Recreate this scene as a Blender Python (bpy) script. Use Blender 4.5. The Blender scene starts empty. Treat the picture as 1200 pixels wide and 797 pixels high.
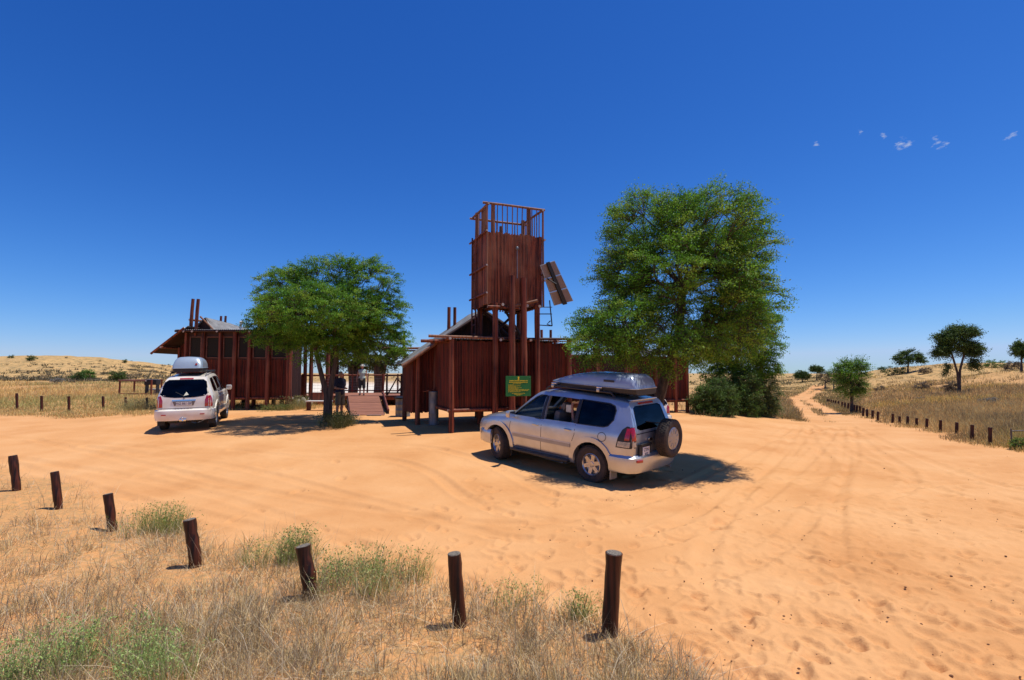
import bpy, bmesh, math, random
import numpy as np
from mathutils import Vector, Matrix
from mathutils.bvhtree import BVHTree
from mathutils.geometry import delaunay_2d_cdt

R = math.radians
scene = bpy.context.scene
COL = scene.collection
rng = np.random.default_rng(7)
random.seed(7)

# ------------------------------------------------------------------ camera, sky, sun, exposure
F, CX, CY, EYE, PITCH = 600.0, 600.0, 398.5, 2.3, R(3.67)
cam_data = bpy.data.cameras.new('camera')
cam_data.sensor_width = 36; cam_data.lens = 36 * F / 1200
cam_data.clip_start = 0.05; cam_data.clip_end = 20000
cam = bpy.data.objects.new('camera', cam_data); COL.objects.link(cam)
cam.location = (0, 0, EYE); cam.rotation_euler = (R(90) + PITCH, 0, 0)
scene.camera = cam

SUN = Vector((0.30, 0.05, 1.0)).normalized()
world = bpy.data.worlds.new('World'); scene.world = world; world.use_nodes = True
wn = world.node_tree; wn.nodes.clear()
wo = wn.nodes.new('ShaderNodeOutputWorld'); wb = wn.nodes.new('ShaderNodeBackground')
sky = wn.nodes.new('ShaderNodeTexSky'); sky.sky_type = 'NISHITA'; sky.sun_disc = False
sky.sun_elevation = math.asin(SUN.z); sky.sun_rotation = math.atan2(SUN.x, SUN.y)
sky.altitude = 1000; sky.air_density = 1.0; sky.dust_density = 0.3; sky.ozone_density = 3.0
# a few wisps of fair-weather cloud high on the right, part of the sky itself
tc = wn.nodes.new('ShaderNodeTexCoord')
def wmath(op, a, b=None):
    n = wn.nodes.new('ShaderNodeMath'); n.operation = op
    for i, v in enumerate((a, b)):
        if v is None: continue
        if isinstance(v, (int, float)): n.inputs[i].default_value = v
        else: wn.links.new(v, n.inputs[i])
    return n.outputs[0]
nz = wn.nodes.new('ShaderNodeTexNoise'); nz.inputs['Scale'].default_value = 85; nz.inputs['Detail'].default_value = 6
nz.inputs['Roughness'].default_value = 0.62
mp = wn.nodes.new('ShaderNodeMapping'); mp.inputs['Scale'].default_value = (1, 1, 2.2)
wn.links.new(tc.outputs['Generated'], mp.inputs['Vector']); wn.links.new(mp.outputs['Vector'], nz.inputs['Vector'])
def sky_spot(px, py, rad):
    d = Vector(((px - CX) / F, 1, -(py - CY) / F))
    d = Matrix.Rotation(PITCH, 3, 'X') @ d; d.normalize()
    n = wn.nodes.new('ShaderNodeVectorMath'); n.operation = 'DISTANCE'
    wn.links.new(tc.outputs['Generated'], n.inputs[0]); n.inputs[1].default_value = d
    v = wmath('DIVIDE', n.outputs['Value'], rad); v = wmath('SUBTRACT', 1.0, v); return wmath('MAXIMUM', v, 0.0)
spots = None
for px, py, rad in ((1057, 168, .020), (1066, 169, .018), (1098, 166, .018), (1107, 170, .018), (1185, 160, .016), (1008, 156, .012), (956, 168, .011), (1035, 158, .010)):
    s = sky_spot(px, py, rad); spots = s if spots is None else wmath('MAXIMUM', spots, s)
cm = wmath('MULTIPLY', spots, 0.42); cm = wmath('ADD', cm, nz.outputs['Fac']); cm = wmath('SUBTRACT', cm, 0.80)
cm = wmath('MULTIPLY', cm, 2.2); cm = wmath('MAXIMUM', cm, 0.0); cm = wmath('MINIMUM', cm, 0.55)
cm = wmath('MULTIPLY', cm, wmath('GREATER_THAN', spots, 0.001))
hs = wn.nodes.new('ShaderNodeHueSaturation'); hs.inputs['Saturation'].default_value = 1.0; hs.inputs['Value'].default_value = 1.0
# the deep polarised blue of the day: each channel of the Nishita sky regraded
sp_ = wn.nodes.new('ShaderNodeSeparateColor'); cb_ = wn.nodes.new('ShaderNodeCombineColor'); wn.links.new(sky.outputs[0], sp_.inputs[0])
for ch_, (kk, pw) in enumerate(((1.85, 1.80), (1.38, 1.27), (1.70, .97))):
    v_ = wmath('MULTIPLY', sp_.outputs[ch_], .075); v_ = wmath('POWER', v_, pw); v_ = wmath('MINIMUM', wmath('MULTIPLY', v_, kk / .075), (.43, .60, .92)[ch_] / .075); wn.links.new(v_, cb_.inputs[ch_])
wn.links.new(cb_.outputs[0], hs.inputs['Color'])
mx = wn.nodes.new('ShaderNodeMixRGB'); mx.inputs['Color2'].default_value = (9, 9.5, 10, 1)
wn.links.new(cm, mx.inputs['Fac']); wn.links.new(hs.outputs[0], mx.inputs['Color1'])
wn.links.new(mx.outputs[0], wb.inputs['Color']); wb.inputs['Strength'].default_value = 0.075
wn.links.new(wb.outputs[0], wo.inputs['Surface'])

sl = bpy.data.lights.new('sun', 'SUN'); sl.energy = 5.0; sl.angle = R(0.5); sl.color = (1, 0.955, 0.88)
so = bpy.data.objects.new('sun', sl); COL.objects.link(so)
so.rotation_euler = SUN.to_track_quat('Z', 'Y').to_euler(); so.location = (10, 2, 40)
scene.view_settings.view_transform = 'Standard'; scene.view_settings.look = 'None'
scene.view_settings.exposure = 0.0; scene.view_settings.gamma = 1.0; scene.view_settings.use_curve_mapping = False
scene.cycles.max_bounces = 8; scene.cycles.transparent_max_bounces = 12

# ------------------------------------------------------------------ materials
def mat(name, c, rough=0.7, metal=0.0, var=0.0, scale=(5, 5, 5), bump=0.0, bscale=None, c2=None, spec=0.5, coat=0.0, detail=4, thr=None):
    m = bpy.data.materials.new(name); m.use_nodes = True
    nt = m.node_tree; b = nt.nodes['Principled BSDF']
    b.inputs['Base Color'].default_value = (*c, 1); b.inputs['Roughness'].default_value = rough
    b.inputs['Metallic'].default_value = metal; b.inputs['Specular IOR Level'].default_value = spec
    b.inputs['Coat Weight'].default_value = coat; b.inputs['Coat Roughness'].default_value = 0.06
    if var or bump:
        t = nt.nodes.new('ShaderNodeTexCoord'); mpn = nt.nodes.new('ShaderNodeMapping')
        mpn.inputs['Scale'].default_value = scale; nt.links.new(t.outputs['Object'], mpn.inputs['Vector'])
        n = nt.nodes.new('ShaderNodeTexNoise'); n.inputs['Scale'].default_value = 1; n.inputs['Detail'].default_value = detail
        nt.links.new(mpn.outputs[0], n.inputs['Vector'])
        if var:
            r = nt.nodes.new('ShaderNodeValToRGB')
            lo, hi = thr or (0.32, 0.68)
            r.color_ramp.elements[0].position = lo; r.color_ramp.elements[1].position = hi
            d = c2 if c2 else tuple(x * (1 - var) for x in c)
            r.color_ramp.elements[0].color = (*d, 1); r.color_ramp.elements[1].color = (*c, 1)
            nt.links.new(n.outputs['Fac'], r.inputs['Fac']); nt.links.new(r.outputs[0], b.inputs['Base Color'])
        if bump:
            bp = nt.nodes.new('ShaderNodeBump'); bp.inputs['Strength'].default_value = 1; bp.inputs['Distance'].default_value = bump
            src = n
            if bscale:
                mp2 = nt.nodes.new('ShaderNodeMapping'); mp2.inputs['Scale'].default_value = bscale
                nt.links.new(t.outputs['Object'], mp2.inputs['Vector'])
                src = nt.nodes.new('ShaderNodeTexNoise'); src.inputs['Scale'].default_value = 1; src.inputs['Detail'].default_value = 5
                nt.links.new(mp2.outputs[0], src.inputs['Vector'])
            nt.links.new(src.outputs['Fac'], bp.inputs['Height']); nt.links.new(bp.outputs[0], b.inputs['Normal'])
    return m

M = {}
M['log'] = mat('treated_log', (.15, .042, .024), .6, 0, .6, (14, 14, 1.2), .006, (30, 30, 2))
M['log_weathered'] = mat('weathered_log', (.30, .125, .060), .7, 0, .6, (14, 14, 1.2), .006, (30, 30, 2))
M['log_h'] = mat('rail_log', (.23, .085, .045), .65, 0, .6, (3, 14, 14), .004)
M['post_dark'] = mat('creosote_post', (.070, .020, .010), .45, 0, .75, (18, 18, 1.5), .008, (40, 40, 3), c2=(.012, .006, .005))
M['post_end'] = mat('cut_post_end', (.24, .20, .15), .9, 0, .7, (60, 60, 60), .004)
M['reed'] = mat('pole_cladding', (.150, .022, .010), .6, 0, .6, (17, 17, .5), .004, (40, 40, 2), c2=(.035, .008, .005), spec=.25)
M['reed_tower'] = mat('weathered_cladding', (.26, .07, .03), .6, 0, .65, (17, 17, .6), .004, (40, 40, 2), c2=(.07, .02, .013))
M['net'] = mat('window_netting', (.035, .033, .026), .9, 0, .3, (60, 60, 60), spec=.1)
M['reed_dark'] = mat('shaded_timber', (.05, .015, .009), .7, 0, .5, (17, 17, .6))  # timber tone with shade put into its colour
M['roof'] = mat('corrugated_grey', (.30, .30, .29), .55, .3, .5, (3, 3, 3), c2=(.15, .145, .14))
M['deckwood'] = mat('deck_board', (.38, .145, .07), .7, 0, .5, (2, 20, 20), .004)
M['pale_end'] = mat('pale_cut_end', (.55, .5, .42), .8, 0, .3, (40, 40, 40))
M['drum'] = mat('galvanised_drum', (.23, .25, .26), .5, .5, .5, (8, 8, 3))
M['steel'] = mat('steel', (.45, .45, .46), .35, .9, .2, (8, 8, 8))
M['black_metal'] = mat('black_metal', (.02, .02, .022), .5, .3, .3, (10, 10, 10))
M['rubber'] = mat('rubber', (.022, .020, .018), .85, 0, .4, (12, 12, 12), c2=(.06, .042, .030), thr=(.35, .75))
M['plastic'] = mat('black_plastic', (.018, .018, .02), .5, 0, .2, (10, 10, 10))
M['silver'] = mat('silver_paint', (.56, .58, .60), .30, .70, .10, (2.5, 2.5, 2.5), coat=.9, c2=(.46, .46, .45))
M['silver_dusty'] = mat('dusty_silver_trim', (.36, .35, .33), .42, .45, .15, (4, 4, 4), coat=.4)
M['white'] = mat('white_paint', (.80, .77, .70), .3, 0, .08, (3, 3, 3), coat=.8, c2=(.74, .66, .54))
M['chrome'] = mat('chrome', (.75, .75, .76), .18, 1.0, .1, (9, 9, 9))
M['alloy'] = mat('alloy', (.62, .60, .57), .3, .85, .25, (20, 20, 20))
M['red_lens'] = mat('red_lens', (.45, .008, .012), .15, 0, .3, (30, 30, 30), coat=1)
M['clear_lens'] = mat('clear_lens', (.45, .45, .46), .15, .4, .3, (30, 30, 30), coat=1)
M['seat'] = mat('grey_upholstery', (.16, .15, .14), .9, 0, .3, (10, 10, 10))
M['plate_white'] = mat('white_plate', (.72, .70, .66), .5, 0, .1, (10, 10, 10))
M['plate_ink'] = mat('plate_ink', (.03, .04, .10), .6)
M['badge'] = mat('grey_badge', (.25, .2, .16), .4, .5)
M['box_blue'] = mat('glossy_grey_roof_box', (.36, .41, .48), .25, .25, .15, (3, 3, 3), coat=.7)
M['box_pale'] = mat('pale_grey_roof_box', (.34, .42, .50), .35, .2, .12, (3, 3, 3), coat=.4)
M['red_mark'] = mat('red_mark', (.6, .03, .03), .5)
M['skin'] = mat('skin', (.48, .24, .15), .6, 0, .15, (12, 12, 12))
M['navy'] = mat('navy_cotton', (.018, .025, .055), .9, 0, .3, (14, 14, 14), .004)
M['khaki'] = mat('khaki_cotton', (.17, .15, .10), .9, 0, .3, (14, 14, 14), .004)
M['mint'] = mat('pale_green_cotton', (.50, .62, .52), .9, 0, .2, (14, 14, 14), .004)
M['charcoal'] = mat('charcoal_cotton', (.05, .055, .05), .9, 0, .2, (14, 14, 14), .004)
M['hair'] = mat('hair', (.07, .045, .03), .8, 0, .3, (60, 60, 60))
M['grey_hair'] = mat('grey_hair', (.30, .28, .25), .8, 0, .3, (60, 60, 60))
M['straw'] = mat('straw_hat', (.68, .66, .58), .85, 0, .2, (40, 40, 40))
M['shoe'] = mat('shoe', (.06, .045, .035), .8, 0, .3, (30, 30, 30))
M['eye'] = mat('eye', (.03, .02, .02), .2)
M['sign_green'] = mat('sign_green', (.015, .19, .045), .5, 0, .15, (6, 6, 6))
M['sign_yellow'] = mat('sign_yellow', (.95, .68, .03), .5)
M['cloth_red'] = mat('red_cloth', (.62, .02, .05), .85, 0, .3, (14, 14, 14), .01)
M['panel_back'] = mat('solar_panel_back', (.30, .21, .16), .55, 0, .2, (6, 6, 6))
M['panel_frame'] = mat('panel_frame', (.35, .35, .36), .5, .5, .1, (6, 6, 6))
M['panel_cell'] = mat('solar_cell', (.02, .03, .08), .2, .1, .2, (20, 20, 20), coat=1)
M['stone'] = mat('pale_stone', (.45, .40, .33), .9, 0, .4, (6, 6, 6), .02)
M['bark'] = mat('acacia_bark', (.125, .088, .062), .9, 0, .65, (16, 16, 3), .02, (30, 30, 6))
M['bark_dead'] = mat('dead_wood', (.24, .20, .165), .9, 0, .5, (16, 16, 3), .01)
M['mesh_wire'] = mat('fence_wire', (.35, .35, .34), .5, .7, .1, (9, 9, 9))
M['interior'] = mat('car_interior', (.05, .05, .05), .9, 0, .3, (9, 9, 9))
M['paper'] = mat('paper', (.7, .7, .55), .8, 0, .1, (9, 9, 9))

def wood(name, c, dark, fade, fade_amt=.5, sc=17, horiz=False, rough=.6):
    """upright timber: grain streaks pole by pole, sun-faded and stained patches, knots"""
    m = bpy.data.materials.new(name); m.use_nodes = True; nt = m.node_tree; b = nt.nodes['Principled BSDF']; b.inputs['Roughness'].default_value = rough; b.inputs['Specular IOR Level'].default_value = .3
    t = nt.nodes.new('ShaderNodeTexCoord')
    def nz_(scale, detail, rr=.55):
        mpn = nt.nodes.new('ShaderNodeMapping'); mpn.inputs['Scale'].default_value = scale; nt.links.new(t.outputs['Object'], mpn.inputs[0])
        n = nt.nodes.new('ShaderNodeTexNoise'); n.inputs['Scale'].default_value = 1; n.inputs['Detail'].default_value = detail; n.inputs['Roughness'].default_value = rr; nt.links.new(mpn.outputs[0], n.inputs['Vector']); return n.outputs['Fac']
    def rmp(f, p0, p1, c0, c1):
        r = nt.nodes.new('ShaderNodeValToRGB'); r.color_ramp.elements[0].position = p0; r.color_ramp.elements[1].position = p1
        r.color_ramp.elements[0].color = (*c0, 1); r.color_ramp.elements[1].color = (*c1, 1); nt.links.new(f, r.inputs[0]); return r.outputs[0]
    def mixc(f, a, b_):
        x = nt.nodes.new('ShaderNodeMixRGB'); nt.links.new(f, x.inputs[0]); nt.links.new(a, x.inputs[1])
        if isinstance(b_, tuple): x.inputs[2].default_value = (*b_, 1)
        else: nt.links.new(b_, x.inputs[2])
        return x.outputs[0]
    base = rmp(nz_((sc, sc, .35), 3), .40, .57, dark, c)
    fm = rmp(nz_((1.1, 1.1, .9), 4), .45, .68, (0, 0, 0), (fade_amt,) * 3); base = mixc(fm, base, fade)
    km = rmp(nz_((9, 9, 3.5), 5, .7), .62, .72, (0, 0, 0), (.75,) * 3); base = mixc(km, base, tuple(x * .5 for x in dark))
    sm = rmp(nz_((40, 40, 2.0), 4), .52, .64, (0, 0, 0), (.35,) * 3); base = mixc(sm, base, tuple(min(1, x * 1.7) for x in c))
    nt.links.new(base, b.inputs['Base Color'])
    bp = nt.nodes.new('ShaderNodeBump'); bp.inputs['Distance'].default_value = .006; nt.links.new(nz_((45, 45, 2), 5), bp.inputs['Height']); nt.links.new(bp.outputs[0], b.inputs['Normal'])
    return m
M['reed'] = wood('pole_cladding', (.140, .021, .009), (.018, .005, .003), (.21, .055, .022), .45)
M['reed_tower'] = wood('weathered_cladding', (.30, .080, .034), (.050, .014, .008), (.40, .19, .10), .6)
M['log'] = wood('treated_log', (.20, .046, .022), (.035, .011, .007), (.30, .12, .06), .5, 12)
M['post_dark'] = wood('creosote_post', (.085, .022, .010), (.012, .006, .005), (.15, .055, .025), .45, 22, rough=.45)
def glass(name, tint, gloss):
    m = bpy.data.materials.new(name); m.use_nodes = True; nt = m.node_tree; nt.nodes.clear()
    o = nt.nodes.new('ShaderNodeOutputMaterial'); t = nt.nodes.new('ShaderNodeBsdfTransparent'); g = nt.nodes.new('ShaderNodeBsdfGlossy')
    t.inputs[0].default_value = (*tint, 1); g.inputs['Roughness'].default_value = .04; g.inputs[0].default_value = (.9, .9, .9, 1)
    l = nt.nodes.new('ShaderNodeLayerWeight'); l.inputs['Blend'].default_value = gloss
    n = nt.nodes.new('ShaderNodeTexNoise'); n.inputs['Scale'].default_value = 2.5
    mm = nt.nodes.new('ShaderNodeMath'); mm.operation = 'MULTIPLY_ADD'; mm.inputs[1].default_value = .05
    nt.links.new(n.outputs['Fac'], mm.inputs[0]); nt.links.new(l.outputs['Fresnel'], mm.inputs[2])
    x = nt.nodes.new('ShaderNodeMixShader'); nt.links.new(mm.outputs[0], x.inputs[0])
    nt.links.new(t.outputs[0], x.inputs[1]); nt.links.new(g.outputs[0], x.inputs[2]); nt.links.new(x.outputs[0], o.inputs['Surface'])
    return m
M['glass'] = glass('clear_glass', (.66, .68, .66), .14)
M['glass_dark'] = glass('tinted_glass', (.08, .085, .09), .14)
M['glass_white'] = glass('dusty_tinted_glass', (.16, .17, .18), .34)

def attr_mat(name, trans=0.0, rough=.8, bump=0):
    m = bpy.data.materials.new(name); m.use_nodes = True; nt = m.node_tree; nt.nodes.clear()
    o = nt.nodes.new('ShaderNodeOutputMaterial'); a = nt.nodes.new('ShaderNodeAttribute'); a.attribute_name = 'Col'
    p = nt.nodes.new('ShaderNodeBsdfPrincipled'); p.inputs['Roughness'].default_value = rough
    p.inputs['Specular IOR Level'].default_value = .25
    nt.links.new(a.outputs['Color'], p.inputs['Base Color'])
    if trans:
        t = nt.nodes.new('ShaderNodeBsdfTranslucent'); x = nt.nodes.new('ShaderNodeMixShader'); x.inputs[0].default_value = trans
        nt.links.new(a.outputs['Color'], t.inputs[0]); nt.links.new(p.outputs[0], x.inputs[1]); nt.links.new(t.outputs[0], x.inputs[2])
        nt.links.new(x.outputs[0], o.inputs['Surface'])
    else: nt.links.new(p.outputs[0], o.inputs['Surface'])
    return m
M['leaf'] = attr_mat('foliage', .35, .55); M['grass'] = attr_mat('dry_grass', .25, .8)

# ------------------------------------------------------------------ object helpers
def tag(o, label=None, cat=None, group=None, kind=None):
    if label: o['label'] = label
    if cat: o['category'] = cat
    if group: o['group'] = group
    if kind: o['kind'] = kind
    return o
def thing(name, label, cat, loc=(0, 0, 0), rz=0.0, group=None, rot=None):
    o = bpy.data.objects.new(name, None); COL.objects.link(o); o.location = loc; o.empty_display_size = .2
    o.rotation_euler = rot if rot else (0, 0, rz)
    return tag(o, label, cat, group)

class MB:
    def __init__(s): s.v = []; s.f = []
    def add(s, vs, fs, T=None):
        n = len(s.v)
        s.v += [tuple(T @ Vector(p)) for p in vs] if T is not None else [tuple(p) for p in vs]
        s.f += [tuple(i + n for i in f) for f in fs]; return s
    def box(s, c, d, T=None, bev=0.0, rz=0):
        x, y, z = (k / 2 for k in d); b = min(bev, x * .9, y * .9, z * .9)
        bm = bmesh.new(); bmesh.ops.create_cube(bm, size=1)
        for v in bm.verts: v.co = Vector((v.co.x * 2 * x, v.co.y * 2 * y, v.co.z * 2 * z))
        if b > 0: bmesh.ops.bevel(bm, geom=list(bm.edges), offset=b, segments=2, affect='EDGES', profile=.6)
        L = Matrix.Translation(c) @ Matrix.Rotation(rz, 4, 'Z')
        if T is not None: L = T @ L
        bm.verts.index_update()
        s.add([tuple(v.co) for v in bm.verts], [[v.index for v in f.verts] for f in bm.faces], L); bm.free(); return s
    def tube(s, pts, rad, n=8, caps=True, T=None):
        pts = [Vector(p) for p in pts]
        if isinstance(rad, (int, float)): rad = [rad] * len(pts)
        vs = []; up = None
        for i, p in enumerate(pts):
            t = (pts[min(i + 1, len(pts) - 1)] - pts[max(i - 1, 0)]).normalized()
            if up is None: up = Vector((0, 0, 1)) if abs(t.z) < .9 else Vector((1, 0, 0))
            a = t.cross(up).normalized(); b = a.cross(t).normalized(); up = b
            for k in range(n):
                q = 2 * math.pi * k / n; vs.append(p + (a * math.cos(q) + b * math.sin(q)) * rad[i])
        fs = []
        for i in range(len(pts) - 1):
            for k in range(n):
                fs.append((i * n + k, i * n + (k + 1) % n, (i + 1) * n + (k + 1) % n, (i + 1) * n + k))
        if caps: fs += [tuple(range(n - 1, -1, -1)), tuple((len(pts) - 1) * n + k for k in range(n))]
        return s.add(vs, fs, T)
    def ball(s, c, r, T=None, seg=12):
        if isinstance(r, (int, float)): r = (r, r, r)
        bm = bmesh.new(); bmesh.ops.create_uvsphere(bm, u_segments=seg, v_segments=max(6, seg // 2 + 2), radius=1); bm.verts.index_update()
        L = Matrix.Translation(c) @ Matrix.Diagonal((*r, 1))
        if T is not None: L = T @ L
        s.add([tuple(v.co) for v in bm.verts], [[v.index for v in f.verts] for f in bm.faces], L); bm.free(); return s
    def lathe(s, prof, n=40, T=None, closed=False):      # prof: (r, y) about the y axis
        vs = []; fs = []; m = len(prof)
        for k in range(n):
            q = 2 * math.pi * k / n
            vs += [(r * math.cos(q), y, r * math.sin(q)) for r, y in prof]
        for k in range(n):
            k2 = (k + 1) % n
            for i in range(m if closed else m - 1):
                j = (i + 1) % m; fs.append((k * m + i, k * m + j, k2 * m + j, k2 * m + i))
        return s.add(vs, fs, T)
    def prism(s, outline, y0, y1, T=None):               # outline in (x,z), extruded along y
        n = len(outline); vs = [(x, y0, z) for x, z in outline] + [(x, y1, z) for x, z in outline]
        fs = [tuple(range(n)), tuple(range(2 * n - 1, n - 1, -1))] + [(i, n + i, n + (i + 1) % n, (i + 1) % n) for i in range(n)]
        return s.add(vs, fs, T)
    def build(s, name, m, parent=None, smooth=False, loc=None):
        me = bpy.data.meshes.new(name); me.from_pydata(s.v, [], s.f); me.validate()
        bm = bmesh.new(); bm.from_mesh(me); bmesh.ops.recalc_face_normals(bm, faces=bm.faces); bm.to_mesh(me); bm.free()
        if smooth:
            me.shade_smooth() if hasattr(me, 'shade_smooth') else None
            if hasattr(me, 'set_sharp_from_angle'): me.set_sharp_from_angle(angle=R(38))
        me.materials.append(m if not isinstance(m, str) else M[m])
        o = bpy.data.objects.new(name, me); COL.objects.link(o)
        if parent: o.parent = parent
        if loc: o.location = loc
        return o

def fast_mesh(name, verts, faces, col=None, m=None, parent=None, smooth=False):
    verts = np.asarray(verts, np.float32); faces = np.asarray(faces, np.int32); k = faces.shape[1]
    me = bpy.data.meshes.new(name); me.vertices.add(len(verts)); me.vertices.foreach_set('co', verts.ravel())
    me.loops.add(faces.size); me.loops.foreach_set('vertex_index', faces.ravel())
    me.polygons.add(len(faces)); me.polygons.foreach_set('loop_start', np.arange(0, faces.size, k, dtype=np.int32))
    try: me.polygons.foreach_set('loop_total', np.full(len(faces), k, np.int32))
    except Exception: pass
    me.update(calc_edges=True)
    if smooth: me.polygons.foreach_set('use_smooth', np.ones(len(faces), bool))
    if col is not None:
        a = me.color_attributes.new('Col', 'FLOAT_COLOR', 'POINT')
        c = np.ones((len(verts), 4), np.float32); c[:, :3] = col; a.data.foreach_set('color', c.ravel())
    if m: me.materials.append(M[m])
    o = bpy.data.objects.new(name, me); COL.objects.link(o)
    if parent: o.parent = parent
    return o

def dup(root, loc, rot, label=None, group=None):
    r = root.copy(); COL.objects.link(r); r.location = loc; r.rotation_euler = rot
    if label: r['label'] = label
    if group: r['group'] = group
    for ch in list(root.children):
        c = ch.copy(); COL.objects.link(c); c.parent = r
        for g in ch.children:
            d = g.copy(); COL.objects.link(d); d.parent = c
    return r

# ------------------------------------------------------------------ noise
def hash2(ix, iy, seed):
    h = (ix.astype(np.int64) * 374761393 + iy.astype(np.int64) * 668265263 + seed * 1442695041) & 0x7fffffff
    h = (h ^ (h >> 13)) * 1274126177 & 0x7fffffff
    return ((h ^ (h >> 16)) & 0xffff) / 65535.0
def vnoise(x, y, seed=0):
    ix = np.floor(x); iy = np.floor(y); fx = x - ix; fy = y - iy
    fx = fx * fx * (3 - 2 * fx); fy = fy * fy * (3 - 2 * fy)
    a = hash2(ix, iy, seed); b = hash2(ix + 1, iy, seed); c = hash2(ix, iy + 1, seed); d = hash2(ix + 1, iy + 1, seed)
    return (a * (1 - fx) + b * fx) * (1 - fy) + (c * (1 - fx) + d * fx) * fy - .5
def fbm(x, y, seed=0, o=4):
    s = 0; a = 1
    for k in range(o): s = s + a * vnoise(x, y, seed + k); x = x * 2.03; y = y * 2.03; a *= .5
    return s
def sstep(a, b, x): t = np.clip((x - a) / (b - a), 0, 1); return t * t * (3 - 2 * t)

# ------------------------------------------------------------------ terrain
K = F / 520.0
Dr = np.array([0, 3, 9, 14.5, 20, 30, 55, 80, 104, 130, 200, 400, 3000.])
Pc = np.array([-400, 0, 75, 200, 350, 600, 850, 930, 1000, 1100, 1200, 1600.])
TZ = np.array([
 [0, 0, 0, .35, .55, .8, 1.6, 3.0, 5.3, 8.0, 6, 4, -3],
 [0, 0, 0, .35, .55, .7, 1.2, 2.5, 5.0, 7.4, 5, 4, -3],
 [0, 0, 0, .35, .55, .7, 1.2, 2.6, 5.4, 8.2, 5, 4, -3],
 [0, 0, 0, .45, .6, .6, .8, 1.5, 3.2, 4.7, 4, 3, -3],
 [0, 0, 0, .5, .6, .6, -.5, -1.5, -1.5, -1.5, 0, 2, -3],
 [0, 0, 0, .5, .6, .6, -.5, -1.5, -1.5, -1.5, 0, 1, -3],
 [0, 0, 0, .15, .3, .2, -.3, -.6, -.8, -.8, -.2, -.2, -3],
 [0, 0, 0, 0, -.1, -.3, -.9, -.8, -.4, -.2, .5, -.6, -3],
 [0, 0, 0, 0, -.05, -.3, -.3, .8, 1.9, 2.0, 2, 0, -3],
 [0, 0, 0, 0, .1, .4, 1.7, 3.9, 4.3, 4.4, 4, 3, -3],
 [0, 0, 0, .1, .4, .9, 2.2, 4.0, 4.1, 4.2, 4, 3, -3],
 [0, 0, 0, .1, .4, .9, 2.2, 4.2, 4.5, 4.6, 4, 3, -3]])
_ld = np.linspace(math.log(1), math.log(3001), 260); _pp = np.linspace(-400, 1600, 160)
_tab = np.array([[np.interp(math.exp(l) - 1, Dr, TZ[j]) for l in _ld] for j in range(len(Pc))])
_tab = np.array([np.interp(_pp, Pc, _tab[:, k]) for k in range(len(_ld))]).T
def _blur(a, n, ax):
    k = np.hanning(2 * n + 3)[1:-1]; k /= k.sum()
    a = np.pad(a, [(n, n) if i == ax else (0, 0) for i in range(2)], mode='edge')
    return np.apply_along_axis(lambda v: np.convolve(v, k, 'valid'), ax, a)
_tab = _blur(_blur(_tab, 5, 1), 5, 0)
def terr(X, Y):
    X = np.asarray(X, float); Y = np.asarray(Y, float)
    az = np.arctan2(X, Y); azc = np.clip(az, R(-58), R(58)); r = np.hypot(X, Y)
    D = r * np.cos(azc) / K; p = CX + np.tan(azc) * F
    u = np.clip((np.log(D + 1) - _ld[0]) / (_ld[-1] - _ld[0]) * (len(_ld) - 1), 0, len(_ld) - 1.001)
    w = np.clip((p + 400) / 2000 * (len(_pp) - 1), 0, len(_pp) - 1.001)
    i = w.astype(int); j = u.astype(int); fi = w - i; fj = u - j
    z = (_tab[i, j] * (1 - fj) + _tab[i, j + 1] * fj) * (1 - fi) + (_tab[i + 1, j] * (1 - fj) + _tab[i + 1, j + 1] * fj) * fi
    rough = sstep(30, 90, r)
    z = z + rough * (fbm(X / 14, Y / 14, 3) * .9 + fbm(X / 3, Y / 3, 9, 2) * .22) * (1 - sstep(160, 500, r) * .6)
    return z
def ray(px, py):
    d = Vector(((px - CX) / F, 1, -(py - CY) / F)); return Matrix.Rotation(PITCH, 3, 'X') @ d
def at(px, py, Y):
    d = ray(px, py); return Vector((0, 0, EYE)) + d * (Y / d.y)
def G(px, py):
    d = ray(px, py); ts = np.exp(np.linspace(math.log(1.5), math.log(1500), 1600))
    X = d.x * ts; Y = d.y * ts; Z = EYE + d.z * ts; h = Z - terr(X, Y)
    k = np.argmax(h < 0) if (h < 0).any() else len(ts) - 1
    t = ts[k] if k == 0 else ts[k - 1] + (ts[k] - ts[k - 1]) * h[k - 1] / (h[k - 1] - h[k] + 1e-9)
    return Vector((d.x * t, d.y * t, float(terr(d.x * t, d.y * t))))
def zt(x, y): return float(terr(x, y))
def proj(X, Y, Z):
    c, s = math.cos(PITCH), math.sin(PITCH)
    dz = Z - EYE; yy = Y * c + dz * s; zz = -Y * s + dz * c
    yy = np.where(yy < .2, .2, yy)
    return CX + F * X / yy, CY - F * zz / yy

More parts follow.
